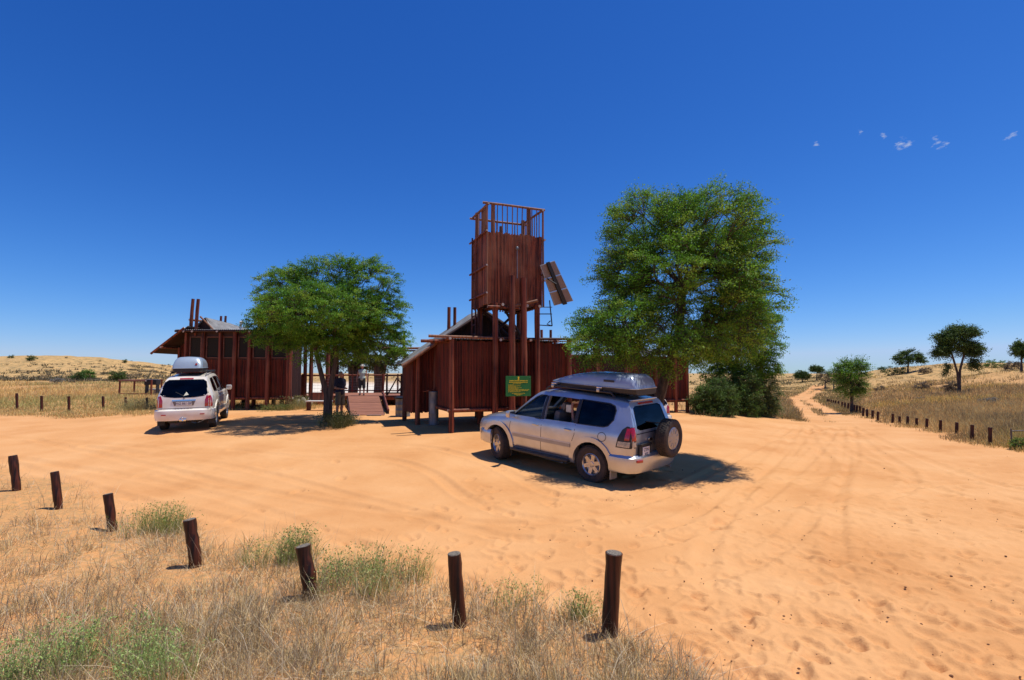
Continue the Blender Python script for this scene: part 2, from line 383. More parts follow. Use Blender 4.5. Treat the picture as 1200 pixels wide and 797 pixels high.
fgx = [0, 60, 140, 250, 350, 480, 600, 720, 800, 860, 1000, 1200]
fgy = [543, 578, 604, 630, 645, 672, 702, 738, 784, 830, 960, 1100]
upx = [-200, 0, 60, 110, 150, 200, 270, 345, 400, 480, 600, 800, 840, 905, 932, 952, 974, 986, 1000, 1030, 1100, 1160, 1200, 1400]
upy = [488, 489, 491, 492, 489, 485, 481, 481, 478, 470, 470, 482, 488, 491, 495, 497, 498, 489, 486, 496, 510, 525, 533, 575]
trk = [[(966, 500), (952, 490), (937, 474.7), (930.7, 466.7), (942.7, 461), (952, 455.2), (955, 451.5)],
       [(985, 493), (976, 485), (960, 477), (952, 472), (944.5, 468), (950.7, 462.7), (961, 456.5), (964, 452)]]
trkw = [[G(*p).xy for p in t] for t in trk]
def seg_dist(X, Y, pts):
    best = np.full(X.shape, 1e9)
    for a, b in zip(pts[:-1], pts[1:]):
        dx, dy = b[0] - a[0], b[1] - a[1]; L = dx * dx + dy * dy + 1e-9
        t = np.clip(((X - a[0]) * dx + (Y - a[1]) * dy) / L, 0, 1)
        best = np.minimum(best, np.hypot(X - a[0] - t * dx, Y - a[1] - t * dy))
    return best
def vegmask(X, Y, Z):
    px, py = proj(X, Y, Z)
    n = fbm(X / 1.1, Y / 1.1, 21, 3)
    fg = sstep(-9, 16, py + n * 40 - np.interp(px, fgx, fgy))
    up = sstep(-2, 5, np.interp(px, upx, upy) + n * 7 - py)
    v = np.maximum(fg, up)
    for t in trkw:
        d = seg_dist(X, Y, t); v = v * sstep(.42, .72, d + n * .12)
    v = np.where(Y < 1.5, 1.0, v)
    return v
# ------------------------------------------------------------------ ground sheet
def make_ground():
    az = np.concatenate([np.linspace(-180, -56, 40, endpoint=False), np.linspace(-56, 56, 760), np.linspace(56, 180, 40)[1:]])
    az = R(1) * az
    r = [0.0, .6, 1.2, 1.8, 2.3]; q = 2.6
    while q < 5000:
        r.append(q); q *= 1.0036 if q < 15 else 1.0065 if q < 30 else (1.012 if q < 160 else 1.03)
    r = np.array(r)
    A, Rr = np.meshgrid(az, r); X = Rr * np.sin(A); Y = Rr * np.cos(A)
    Z = terr(X, Y); px, py = proj(X, Y, Z); veg = vegmask(X, Y, Z)
    near = 1 - sstep(14, 40, Rr)
    # sand relief: soft lumps, trampled patches, wheel tracks, footprints
    tramp = sstep(-.05, .35, fbm(X / 3.5 + 3, Y / 3.5, 31, 2) + sstep(650, 1000, px) * .35)
    det = near * (fbm(X / 1.3, Y / 1.3, 41, 3) * .022 + tramp * fbm(X / .17, Y / .17, 51, 3) * .026 + fbm(X / .35, Y / .35, 61, 2) * .004 + tramp * np.maximum(fbm(X / .075, Y / .075, 63, 2) - .12, 0) * .035 * (1 - sstep(9, 16, Rr)))
    tracks = [[(958, 500), (930, 522), (870, 562), (790, 602), (680, 628), (560, 632), (420, 615), (280, 590), (120, 552), (0, 520)],
              [(962, 500), (950, 540), (900, 590), (820, 640), (700, 655), (560, 650), (400, 600), (250, 560), (60, 530)],
              [(968, 500), (990, 525), (1018, 548), (1012, 566), (985, 575)],
              [(972, 498), (1010, 520), (1070, 548), (1140, 572), (1210, 588)],
              [(948, 500), (905, 508), (860, 512), (820, 506)],
              [(975, 500), (965, 530), (930, 575), (905, 640), (930, 720), (1010, 797)],
              [(300, 520), (380, 528), (470, 530), (540, 548), (620, 590), (760, 600), (900, 580), (1060, 560), (1210, 562)],
              [(0, 506), (120, 512), (250, 520), (420, 522), (520, 520)]]
    for i, t in enumerate(tracks):
        P = [G(*p).xy for p in t]
        # densify with a smooth curve
        Q = []
        for k in range(len(P) - 1):
            p0 = P[max(k - 1, 0)]; p1 = P[k]; p2 = P[k + 1]; p3 = P[min(k + 2, len(P) - 1)]
            for u in np.linspace(0, 1, 6, endpoint=False):
                Q.append(.5 * ((2 * p1) + (-p0 + p2) * u + (2 * p0 - 5 * p1 + 4 * p2 - p3) * u * u + (-p0 + 3 * p1 - 3 * p2 + p3) * u ** 3))
        Q.append(P[-1])
        N = []
        for k in range(len(Q)):
            d = (Q[min(k + 1, len(Q) - 1)] - Q[max(k - 1, 0)]).normalized(); N.append(Vector((-d.y, d.x)))
        for sgn in (-.75, .75):
            C = [q + n * sgn for q, n in zip(Q, N)]
            m = (Rr > 2.5) & (Rr < 40)
            d = np.full(X.shape, 9.); d[m] = seg_dist(X[m], Y[m], C)
            prof = -.022 * np.exp(-(d / .12) ** 4) + .016 * np.exp(-((d - .2) / .07) ** 2)
            det = det + prof * (1 - veg) * (.6 + .6 * fbm(X / 1.7, Y / 1.7, 70 + i, 2) + .3)
    fp = []
    for k in range(520):
        x = rng.uniform(560, 1250) if k < 380 else rng.uniform(0, 1200); y = rng.uniform(540, 830)
        fp.append(G(x, y))
    # a few wandering lines of steps
    for k in range(14):
        a = G(rng.uniform(500, 1150), rng.uniform(540, 780)); ang = rng.uniform(0, 6.3)
        for s in range(9):
            fp.append(Vector((a.x + math.cos(ang) * s * .62 + (s % 2 - .5) * .22 * math.sin(ang), a.y + math.sin(ang) * s * .62 - (s % 2 - .5) * .22 * math.cos(ang), 0)))
            ang += rng.normal(0, .08)
    idx = np.where(((Rr > 2) & (Rr < 24) & (np.abs(A) < R(56))).ravel())[0]
    xs = X.ravel()[idx]; ys = Y.ravel()[idx]; rr = Rr.ravel()[idx]; add = np.zeros(len(idx))
    for p in fp:
        pr = math.hypot(p.x, p.y)
        lo = np.searchsorted(rr, pr - .4); hi = np.searchsorted(rr, pr + .4)
        a = rng.uniform(0, 3.14); dx = xs[lo:hi] - p.x; dy = ys[lo:hi] - p.y
        u = dx * math.cos(a) + dy * math.sin(a); v = -dx * math.sin(a) + dy * math.cos(a)
        w = rng.uniform(.45, 1.15); q = (u / (.15 * w)) ** 2 + (v / (.085 * w)) ** 2
        add[lo:hi] += -.030 * w * np.exp(-q * q) + .009 * np.exp(-((np.sqrt(q) - 1.35) / .3) ** 2)
    flat = det.ravel(); flat[idx] += add * (1 - veg.ravel()[idx] * .7); det = flat.reshape(det.shape)
    det = det + veg * near * np.maximum(fbm(X / .9, Y / .9, 81, 3), 0) * .10
    Z = Z + det * sstep(1.5, 2.6, Rr)
    nr, na = X.shape
    V = np.stack([X, Y, Z], -1).reshape(-1, 3)
    I = np.arange(nr * na).reshape(nr, na)
    a = I[:-1, :-1]; b = I[:-1, 1:]; c = I[1:, 1:]; d = I[1:, :-1]
    Fq = np.stack([a, d, c, b], -1).reshape(-1, 4); 
    o = fast_mesh('ground', V, Fq, smooth=True)
    # masks: R = plant litter, G = pale river pan, B = far hill growth
    pan = sstep(52, 70, Y) * (1 - sstep(150, 190, Y)) * sstep(-330, -250, px - 600) * (1 - sstep(-10, 60, px - 600))
    far = sstep(45, 110, Rr)
    grey = sstep(0, .3, fbm(X / 1.6 + 9, Y / 1.6, 91, 3) + .1)
    col = np.stack([veg * (1 - pan), pan, far], -1).reshape(-1, 3)
    at_ = o.data.color_attributes.new('Col', 'FLOAT_COLOR', 'POINT'); cc = np.ones((len(V), 4), np.float32); cc[:, :3] = col
    cc[:, 3] = 1; at_.data.foreach_set('color', cc.ravel())
    m = bpy.data.materials.new('sand'); m.use_nodes = True; nt = m.node_tree; bs = nt.nodes['Principled BSDF']
    bs.inputs['Roughness'].default_value = .95; bs.inputs['Specular IOR Level'].default_value = .1
    t = nt.nodes.new('ShaderNodeTexCoord'); at2 = nt.nodes.new('ShaderNodeAttribute'); at2.attribute_name = 'Col'
    sep = nt.nodes.new('ShaderNodeSeparateColor'); nt.links.new(at2.outputs['Color'], sep.inputs[0])
    def noise(s, d=5, r=.55, sc=None):
        n = nt.nodes.new('ShaderNodeTexNoise'); n.inputs['Scale'].default_value = s; n.inputs['Detail'].default_value = d; n.inputs['Roughness'].default_value = r
        if sc:
            mpn = nt.nodes.new('ShaderNodeMapping'); mpn.inputs['Scale'].default_value = sc
            nt.links.new(t.outputs['Object'], mpn.inputs[0]); nt.links.new(mpn.outputs[0], n.inputs['Vector'])
        else: nt.links.new(t.outputs['Object'], n.inputs['Vector'])
        return n.outputs['Fac']
    def ramp(f, stops):
        r = nt.nodes.new('ShaderNodeValToRGB')
        for i, (p, c) in enumerate(stops):
            e = r.color_ramp.elements[i] if i < 2 else r.color_ramp.elements.new(p)
            e.position = p; e.color = (*c, 1)
        nt.links.new(f, r.inputs[0]); return r.outputs[0]
    def mix(f, a, b):
        x = nt.nodes.new('ShaderNodeMixRGB')
        for k, v in ((0, f), (1, a), (2, b)):
            if isinstance(v, (int, float)): x.inputs[k].default_value = v
            else: nt.links.new(v, x.inputs[k])
        return x.outputs[0]
    def mth(op, a, b):
        n = nt.nodes.new('ShaderNodeMath'); n.operation = op; n.use_clamp = True
        for i, v in enumerate((a, b)):
            if isinstance(v, (int, float)): n.inputs[i].default_value = v
            else: nt.links.new(v, n.inputs[i])
        return n.outputs[0]
    sand = ramp(noise(.55, 6), [(.3, (.58, .272, .100)), (.5, (.66, .336, .135)), (.72, (.71, .388, .170))])
    grain = ramp(noise(260, 2), [(.3, (.80, .78, .76)), (.7, (1, 1, 1))])
    mu = nt.nodes.new('ShaderNodeMixRGB'); mu.blend_type = 'MULTIPLY'; mu.inputs[0].default_value = .6
    nt.links.new(sand, mu.inputs[1]); nt.links.new(grain, mu.inputs[2]); sand = mu.outputs[0]
    litter = ramp(noise(9, 8, .7), [(.32, (.30, .19, .09)), (.44, (.46, .26, .105)), (.58, (.60, .295, .11))])
    hill = ramp(noise(.9, 9, .72), [(.34, (.10, .085, .035)), (.42, (.26, .19, .085)), (.50, (.48, .30, .12)), (.66, (.60, .37, .15))])
    pancol = ramp(noise(.08, 4), [(.3, (.62, .55, .44)), (.7, (.70, .63, .52))])
    c = mix(sep.outputs[0], sand, litter)
    c = mix(mth('MULTIPLY', sep.outputs[2], sep.outputs[0]), c, hill)
    c = mix(sep.outputs[1], c, pancol)
    nt.links.new(c, bs.inputs['Base Color'])
    bp = nt.nodes.new('ShaderNodeBump'); bp.inputs['Distance'].default_value = .03; bp.inputs['Strength'].default_value = .6
    hgt = nt.nodes.new('ShaderNodeMath'); hgt.operation = 'ADD'
    m1 = nt.nodes.new('ShaderNodeMath'); m1.operation = 'MULTIPLY'; m1.inputs[1].default_value = .25
    nt.links.new(noise(7, 6, .6), hgt.inputs[0]); nt.links.new(noise(60, 3), m1.inputs[0]); nt.links.new(m1.outputs[0], hgt.inputs[1])
    nt.links.new(hgt.outputs[0], bp.inputs['Height']); nt.links.new(bp.outputs[0], bs.inputs['Normal'])
    o.data.materials.append(m); tag(o, kind='structure')
    return o
make_ground()

# ------------------------------------------------------------------ blades and leaves
def blades(name, C, per, h, spread, w, cols, lean=.35, parent=None, lab=None, kind=None, cat=None, org=None, jit=.25, green=None, patchy=0, bright=1.0):
    """tufts: C (N,3) centres, per blades each, h (N,) height; straight-ish tapered bent blades."""
    N = len(C); n = N * per
    c = np.repeat(C, per, 0); hh = np.repeat(h, per) * rng.uniform(.45, 1.1, n)
    sp = np.repeat(np.broadcast_to(spread, (N,)), per)
    a = rng.uniform(0, 2 * np.pi, n); rr = np.sqrt(rng.uniform(0, 1, n)) * sp
    base = c + np.stack([np.cos(a) * rr, np.sin(a) * rr, np.full(n, -.01)], -1)
    a2 = a + rng.normal(0, .9, n); ln = np.abs(rng.normal(lean, lean * .7, n)); ln = np.clip(ln, 0, 1.45)
    d = np.stack([np.cos(a2) * np.sin(ln), np.sin(a2) * np.sin(ln), np.cos(ln)], -1)
    ln2 = np.clip(ln + rng.uniform(0, .7, n), 0, 1.6)
    d2 = np.stack([np.cos(a2) * np.sin(ln2), np.sin(a2) * np.sin(ln2), np.cos(ln2)], -1)
    b = rng.uniform(0, np.pi, n); ww = (w if np.isscalar(w) else np.repeat(w, per)) * rng.uniform(.6, 1.3, n)
    s = np.stack([np.cos(b), np.sin(b), np.zeros(n)], -1) * ww[:, None] * .5
    mid = base + d * (hh * .55)[:, None]; tip = mid + d2 * (hh * .5)[:, None]
    V = np.stack([base - s, base + s, mid + s * .75, mid - s * .75, tip], 1).reshape(-1, 3)
    k = np.arange(n)[:, None] * 5
    T = np.concatenate([k + [0, 1, 2], k + [0, 2, 3], k + [3, 2, 4]], 1).reshape(-1, 3)
    cols = np.asarray(cols); ci = np.repeat(rng.integers(0, len(cols), N), per)
    mixr = rng.uniform(0, 1, n) < .45; ci = np.where(mixr, rng.integers(0, len(cols), n), ci)
    if patchy:
        big = np.repeat(fbm(C[:, 0] / patchy, C[:, 1] / patchy, 77, 3), per); ci = np.clip(((big + .5) * len(cols) + rng.normal(0, .9, n)).astype(int), 0, len(cols) - 1)
    cc = cols[ci] * rng.uniform(1 - jit, 1 + jit, (n, 1)) * bright
    if org is not None: V = V - np.array(org)
    o = fast_mesh(name, V, T, np.repeat(cc, 5, 0), 'grass', parent)
    if org is not None and parent is None: o.location = org
    if lab or kind: tag(o, lab, cat, kind=kind)
    return o
STRAW = [(.50, .37, .17), (.42, .32, .16), (.36, .27, .14), (.62, .47, .23), (.33, .26, .16), (.20, .15, .085), (.46, .31, .11)]
GREYS = [(.36, .30, .20), (.46, .38, .26), (.26, .20, .13), (.54, .44, .28), (.18, .13, .085)]
def scatter(n, pxr, pyr, thr=.5, noise=None):
    P = []
    while len(P) < n:
        px = rng.uniform(*pxr, 4000); py = rng.uniform(*pyr, 4000)
        # flat intersection refined twice against the terrain
        c, s = math.cos(PITCH), math.sin(PITCH)
        dx = (px - CX) / F; dz0 = -(py - CY) / F; dy = c - dz0 * s; dz = s + dz0 * c
        z = np.zeros(4000); ok = dz < -.004
        t = np.where(ok, -EYE / np.where(ok, dz, -1), 1)
        for _ in range(12): z = terr(dx * t, dy * t); t = np.where(ok, .5 * t + .5 * (z - EYE) / np.where(ok, dz, -1), 1)
        X = dx * t; Y = dy * t; Z = terr(X, Y); v = vegmask(X, Y, Z)
        ok &= (v > thr) & (t < 260) & (t > 0)
        if noise is not None: ok &= (fbm(X / noise, Y / noise, 5, 3) + rng.uniform(-.35, .35, 4000) > -.12)
        ok &= ~((Y > 52) & (Y < 190) & (px > 330) & (px < 640) & (py < 466))
        P += list(np.stack([X, Y, Z], -1)[ok])
    return np.array(P[:n])

# near bank: matted dry grass round the posts, in front of the camera
C1 = scatter(2000, (-80, 1000), (545, 860), .45, .42)
C1 = C1[np.hypot(C1[:, 0], C1[:, 1]) > 2.4]
tuft = 1 + .6 * fbm(C1[:, 0] / .6, C1[:, 1] / .6, 15, 2)
blades('dry_grass', C1, 20, .24 * tuft * rng.uniform(.5, 1.25, len(C1)), .10, .0052, STRAW, .75, kind='stuff', bright=1.25)
blades('dry_grass', C1[::2], 20, .24 * tuft[::2], .20, .0042, GREYS, 1.25, kind='stuff', bright=1.3)
Cs = scatter(130, (-40, 760), (560, 850), .8, 1.0)
blades('straw_litter', scatter(1100, (-80, 900), (560, 850), .45, .8), 10, rng.uniform(.15, .6, 1100), .25, .0045, GREYS + [(.62, .5, .3)], 1.5, kind='stuff', bright=1.35)
blades('grass_stalks', Cs, 3, rng.uniform(.3, .62, 130), .1, .003, STRAW, .2, kind='stuff')
# left field and the ground behind the yard
C2 = scatter(9000, (-60, 420), (436, 494), .5)
d2 = C2[:, 1]; blades('field_grass', C2, 7, rng.uniform(.25, .5, len(C2)) * (.45 + .55 * sstep(24, 32, d2)) * (1 - .3 * sstep(40, 120, d2)), .20 + d2 * .004, .006 + d2 * .0005, [(.32, .29, .10), (.40, .30, .13), (.50, .36, .14), (.62, .42, .15), (.46, .31, .10), (.54, .39, .17), (.34, .27, .14)], .3, kind='stuff', patchy=9, bright=1.35)
C3 = scatter(15000, (880, 1290), (428, 540), .5)
d3 = C3[:, 1]; blades('slope_grass', C3, 7, rng.uniform(.26, .5, len(C3)) * (.38 + .62 * sstep(0, 26, np.interp(proj(C3[:, 0], C3[:, 1], C3[:, 2])[0], upx, upy) - proj(C3[:, 0], C3[:, 1], C3[:, 2])[1])) * (1 - .2 * sstep(40, 120, d3)) * (.35 + .65 * sstep(.5, 1, np.interp(proj(C3[:, 0], C3[:, 1], C3[:, 2])[0], [900, 960, 1010, 1200], [.4, .5, 1, 1]))), .20 + d3 * .004, .006 + d3 * .00055,
       [(.50, .37, .15), (.40, .30, .13), (.30, .22, .10), (.20, .145, .07), (.52, .38, .15), (.30, .26, .09), (.56, .40, .10), (.24, .17, .09)], .22, kind='stuff', patchy=7, bright=1.3)
C4 = scatter(1600, (640, 940), (440, 489), .5)
d4 = C4[:, 1]; C5 = scatter(5200, (880, 1010), (440, 498), .6); d5 = C5[:, 1]; blades('trackside_grass', C5, 7, rng.uniform(.12, .34, len(C5)), .18 + d5 * .003, .005 + d5 * .0005, [(.26, .19, .09), (.20, .17, .07), (.34, .27, .11), (.30, .28, .10), (.16, .13, .07)], .35, kind='stuff', patchy=5)
blades('yard_edge_grass', C4, 10, rng.uniform(.2, .45, len(C4)), .25 + d4 * .004, .006 + d4 * .0005, STRAW, .3, kind='stuff', bright=1.2)

# ------------------------------------------------------------------ trees
def kmeans(P, k, it=7):
    k = min(k, len(P)); c = P[rng.choice(len(P), k, replace=False)]
    for _ in range(it):
        l = np.argmin(((P[:, None] - c[None]) ** 2).sum(-1), 1)
        c = np.array([P[l == j].mean(0) if (l == j).any() else c[j] for j in range(k)])
    return c, l
def sprays(P, out, ntw, nl, L, ls, cols, droop=0.0, flat=.45):
    """leafy twigs radiating from clump points P with outward directions; returns verts, faces, colours"""
    n = len(P) * ntw
    o = np.repeat(P, ntw, 0); dr = np.repeat(out, ntw, 0) + rng.normal(0, .75, (n, 3)) * [1, 1, flat]
    dr[:, 2] -= droop; dr /= np.linalg.norm(dr, axis=1)[:, None] + 1e-6
    LL = L * rng.uniform(.5, 1.15, n)
    m = n * nl
    s = rng.uniform(.05, 1, m); O = np.repeat(o, nl, 0); D = np.repeat(dr, nl, 0); l = np.repeat(LL, nl)
    side = np.cross(D, [0, 0, 1.]); side /= np.linalg.norm(side, axis=1)[:, None] + 1e-6
    wv = rng.normal(0, .11, m) * L * 2.0 * (1.2 - s)
    C = O + D * (l * s)[:, None] + side * wv[:, None] + rng.normal(0, .035, (m, 3)) * L * 2
    C[:, 2] -= .12 * l * s * s
    a = rng.normal(0, 1, (m, 3)); a /= np.linalg.norm(a, axis=1)[:, None]
    b = np.cross(a, rng.normal(0, 1, (m, 3)) * [.6, .6, 1.2]); b /= np.linalg.norm(b, axis=1)[:, None] + 1e-6
    sz = ls * rng.uniform(.55, 1.25, m)[:, None]
    V = np.stack([C - a * sz, C + b * sz * .5, C + a * sz, C - b * sz * .5], 1).reshape(-1, 3)
    Fq = np.arange(m * 4).reshape(-1, 4)
    cols = np.asarray(cols); ci = np.repeat(rng.integers(0, len(cols), len(P)), ntw * nl)
    cc = cols[ci] * rng.uniform(.7, 1.3, (m, 1)) * np.repeat(rng.uniform(.8, 1.2, n), nl)[:, None]
    return V, Fq, np.repeat(cc, 4, 0), (o, dr, LL)
ACACIA = [(.125, .285, .020), (.10, .245, .018), (.165, .335, .030), (.075, .20, .016), (.22, .35, .035)]
DARKG = [(.075, .135, .025), (.06, .11, .022), (.10, .155, .032)]
PALEG = [(.13, .24, .035), (.18, .28, .05), (.10, .19, .03)]
def tree(name, label, cat, base, stems, ell, nclump, ntw, nl, L, ls, cols, tr=.12, group=None, droop=0., zmin=.4, inner=.45, barkm='bark', flat=.45, thin=.012, k1=6):
    """base: world point; stems: list of polylines (world) ; ell: list of (centre, (rx,ry,rz)) world"""
    b = np.array(base); t = thing(name, label, cat, base, 0, group)
    E = [(np.array(c) - b, np.array(r)) for c, r in ell]
    vol = np.array([r.prod() for _, r in E]); vol = vol ** .85; vol /= vol.sum()
    P = []; Od = []; tot = sum(c * v for (c, r), v in zip(E, vol))
    while len(P) < nclump:
        j = rng.choice(len(E), p=vol); d = rng.normal(0, 1, 3); d /= np.linalg.norm(d)
        q = rng.uniform(inner ** 3, 1) ** (1 / 3)
        p = E[j][0] + d * E[j][1] * q
        if p[2] < zmin: continue
        # skip points deep inside another lobe
        if any(((p - c) / r @ ((p - c) / r)) < inner * inner for c, r in E) and rng.uniform() < .7: continue
        P.append(p); o = (p - tot) * [1, 1, .55]; Od.append(o / (np.linalg.norm(o) + 1e-6))
    P = np.array(P); Od = np.array(Od)
    V, Fq, C, (o, dr, LL) = sprays(P, Od, ntw, nl, L, ls, cols, droop, flat)
    tm = MB()
    tips = []
    for s in stems:
        pts = [Vector(np.array(p) - b) for p in s]; n = len(pts)
        sc = 1.0 / math.sqrt(len(stems)) if len(stems) > 1 else 1
        rad = [tr * sc * (1.25 if i == 0 else 1 - .45 * i / (n - 1)) for i in range(n)]
        pts[0] = pts[0] - Vector((0, 0, .15)); tm.tube(pts, rad, 9); tips.append((pts, rad))
    allp = [(p, r) for pts, rad in tips for p, r in list(zip(pts, rad))[max(1, len(pts) // 2):]]
    def limb(p, q, r0, r1, n=5, sides=6, wob=.12):
        p = Vector(p); q = Vector(q); d = q - p; pts = []
        for i in range(n):
            u = i / (n - 1); w = math.sin(u * math.pi) * d.length * wob
            pts.append(p + d * u + Vector((random.uniform(-1, 1) * w * .5, random.uniform(-1, 1) * w * .5, -w * .6 + w * random.uniform(0, .9))))
        pts[0] = p; pts[-1] = q
        tm.tube(pts, [r0 + (r1 - r0) * i / (n - 1) for i in range(n)], sides, False); return pts
    c1, l1 = kmeans(P, k1)
    for j in range(len(c1)):
        PJ = P[l1 == j]
        if not len(PJ): continue
        pj = Vector(c1[j]); a, ra = min(allp, key=lambda x: (x[0] - pj).length)
        e = a.lerp(pj, .62); main = limb(a, e, ra * .62, ra * .34)
        c2, l2 = kmeans(PJ, max(2, len(PJ) // 13))
        for q in range(len(c2)):
            PQ = PJ[l2 == q]
            if not len(PQ): continue
            cq = Vector(c2[q]); s0 = min(main[1:], key=lambda x: (x - cq).length + .3 * random.random())
            e2 = s0.lerp(cq, .8); sub = limb(s0, e2, ra * .30, ra * .12, 4, 5, .15)
            for p in PQ:
                s1 = min(sub, key=lambda x: (x - Vector(p)).length)
                tm.tube([s1, s1.lerp(Vector(p), .5) + Vector((0, 0, .04)), Vector(p)], [ra * .08 + thin * .5, thin * .8, thin * .5], 3, False)
    tr_o = tm.build('trunk', barkm, t, True)
    # twigs
    k = len(o); side = np.cross(dr, [0, 0, 1.]); side /= np.linalg.norm(side, axis=1)[:, None] + 1e-6
    th = thin * .45; e = o + dr * LL[:, None] * .9; e[:, 2] -= .08 * LL
    up = np.cross(side, dr)
    TV = np.stack([o - side * th, o + side * th, e, o - up * th, o + up * th, e], 1).reshape(-1, 3)
    TF = np.arange(k * 6).reshape(-1, 3)
    fast_mesh('twigs', TV, TF, np.full((len(TV), 3), .09) * [1.2, .9, .7], 'grass', t)
    if nl: fast_mesh('crown', V, Fq, C, 'leaf', t)
    return t
def lobes(lst, D, dd=.8):
    """(px, py, rx, ry[, depth offset, depth radius in m]) seen at depth D -> world ellipsoids"""
    out = []
    for e in lst:
        px, py, rx, ry = e[:4]; off = e[4] if len(e) > 4 else 0; rd = e[5] if len(e) > 5 else min(rx, ry) * D / F * dd
        c = at(px, py, D + off); k = (D + off) / F; out.append((tuple(c), (rx * k, rd, ry * k)))
    return out
def pts(D, l): return [tuple(at(x, y, D + (d[0] if d else 0))) for x, y, *d in l]

b = Vector((4.05, 13.9, 0)); b.z = zt(b.x, b.y)
st1 = [tuple(b), tuple(at(768, 500, 13.9)), tuple(at(773, 465, 13.6)), tuple(at(783, 430, 13.3)), tuple(at(795, 395, 13.1)), tuple(at(800, 340, 13))]
st2 = [tuple(at(770, 495, 13.9)), tuple(at(762, 460, 13.9)), tuple(at(752, 430, 13.8)), tuple(at(738, 400, 13.5))]
tree('acacia_tree', 'tallest acacia with wide feathery crown rising behind the silver four-wheel drive', 'tree', b, [st1, st2],
     lobes([(756, 268, 43, 40, .3, 1.3), (828, 266, 58, 46, -.2, 1.5), (864, 302, 40, 42, .2, 1.3), (800, 325, 84, 46, -.3, 1.8), (738, 318, 38, 36, 0, 1.1),
            (725, 375, 50, 30, -.6, 1.4), (712, 402, 40, 24, -.9, 1.2), (858, 352, 44, 32, -.2, 1.4), (840, 392, 55, 28, 0, 1.5), (775, 400, 60, 34, -.4, 1.6)], 12.7),
     1500, 6, 26, .46, .025, ACACIA, .24, k1=12, thin=.013)
b = G(385, 494)
st1 = [tuple(b)] + pts(b.y, [(386, 470), (389, 445), (394, 420), (392, 390)])
st2 = [tuple(b + Vector((-.06, 0, .3)))] + pts(b.y, [(383, 462), (378, 445), (371, 415), (366, 385)])
tree('acacia_tree', 'broad dome-crowned acacia with forked trunk standing before the left timber building', 'tree', b, [st1, st2],
     lobes([(340, 341, 40, 30), (385, 326, 50, 26), (430, 332, 38, 30), (452, 372, 26, 30), (380, 368, 72, 34, -.5, 2.4), (380, 380, 72, 30, .8, 1.8), (315, 375, 26, 22), (437, 400, 42, 26), (328, 393, 34, 18), (385, 405, 45, 22), (462, 402, 20, 14)], b.y),
     1900, 5, 28, .38, .028, ACACIA, .165, k1=10, thin=.012)
b = G(864, 485)
tree('acacia_tree', 'smaller open-branched acacia growing out of the thicket right of the tallest tree', 'tree', b, [[tuple(b)] + pts(b.y, [(863, 460), (862, 435), (866, 400), (872, 370)])],
     lobes([(880, 382, 32, 26), (890, 405, 26, 18), (862, 410, 32, 22), (845, 400, 26, 26), (870, 350, 24, 18), (896, 430, 18, 12), (850, 440, 30, 14), (875, 425, 26, 14)], b.y),
     800, 5, 24, .5, .038, ACACIA, .14, thin=.016)
# thicket under it
for lab, cx_, w_, h_, py_, cols in (('dense green bush at the left end of the thicket', 836, 21, 28, 486, DARKG + PALEG[2:]), ('dark leafy bush in the middle of the thicket around the smaller acacia', 864, 24, 34, 486, DARKG + PALEG[:1]), ('rounded grey-green bush at the right end of the thicket', 889, 20, 34, 487, [(.15, .19, .06), (.19, .23, .08), (.11, .16, .04)])):
    b = G(cx_, py_)
    tree('bush', lab, 'bush', b, [[tuple(b), tuple(b + Vector((.05, 0, .6)))], [tuple(b), tuple(b + Vector((-.3, .1, .7)))], [tuple(b), tuple(b + Vector((.35, 0, .5)))]],
         lobes([(cx_ - w_ * .3, py_ - h_ * .55, w_ * .8, h_ * .6, 0, .9), (cx_ + w_ * .35, py_ - h_ * .75, w_ * .7, h_ * .75, 0, .9), (cx_, py_ - h_ * .25, w_ * 1.0, h_ * .3, -.2, .8), (cx_ - w_ * .5, py_ - h_ * .9, w_ * .35, h_ * .3, .2, .5)], b.y), 300, 5, 20, .46, .035, cols, .05, zmin=.1, inner=.35, thin=.014, k1=5, flat=.9)
b = G(998, 484)
tree('acacia_tree', 'small bright green acacia beside the far post row and sandy track', 'tree', b, [[tuple(b)] + pts(b.y, [(998, 465), (997, 445), (999, 430)])],
     lobes([(991, 436, 11, 11), (1005, 433, 9, 10), (997, 451, 14, 11)], b.y), 190, 6, 16, .62, .04, PALEG + ACACIA[:3], .09, thin=.015)
b = G(1124, 461)
tree('camelthorn_tree', 'tall dark camelthorn standing alone on the grassy slope, with drooping boughs', 'tree', b, [[tuple(b)] + pts(b.y, [(1123.5, 450), (1122, 437), (1117, 420), (1111, 402)]), [tuple(b)] + pts(b.y, [(1124.5, 448), (1125, 434), (1129, 418), (1131, 400)])],
     lobes([(1113, 395, 12, 8), (1130, 390, 12, 7), (1121, 404, 20, 7), (1105, 411, 8, 6), (1137, 408, 9, 8), (1139, 425, 5, 7), (1111, 430, 4, 6)], b.y), 420, 5, 18, .75, .055, DARKG, .15, thin=.022, k1=8, inner=.2, droop=.25)
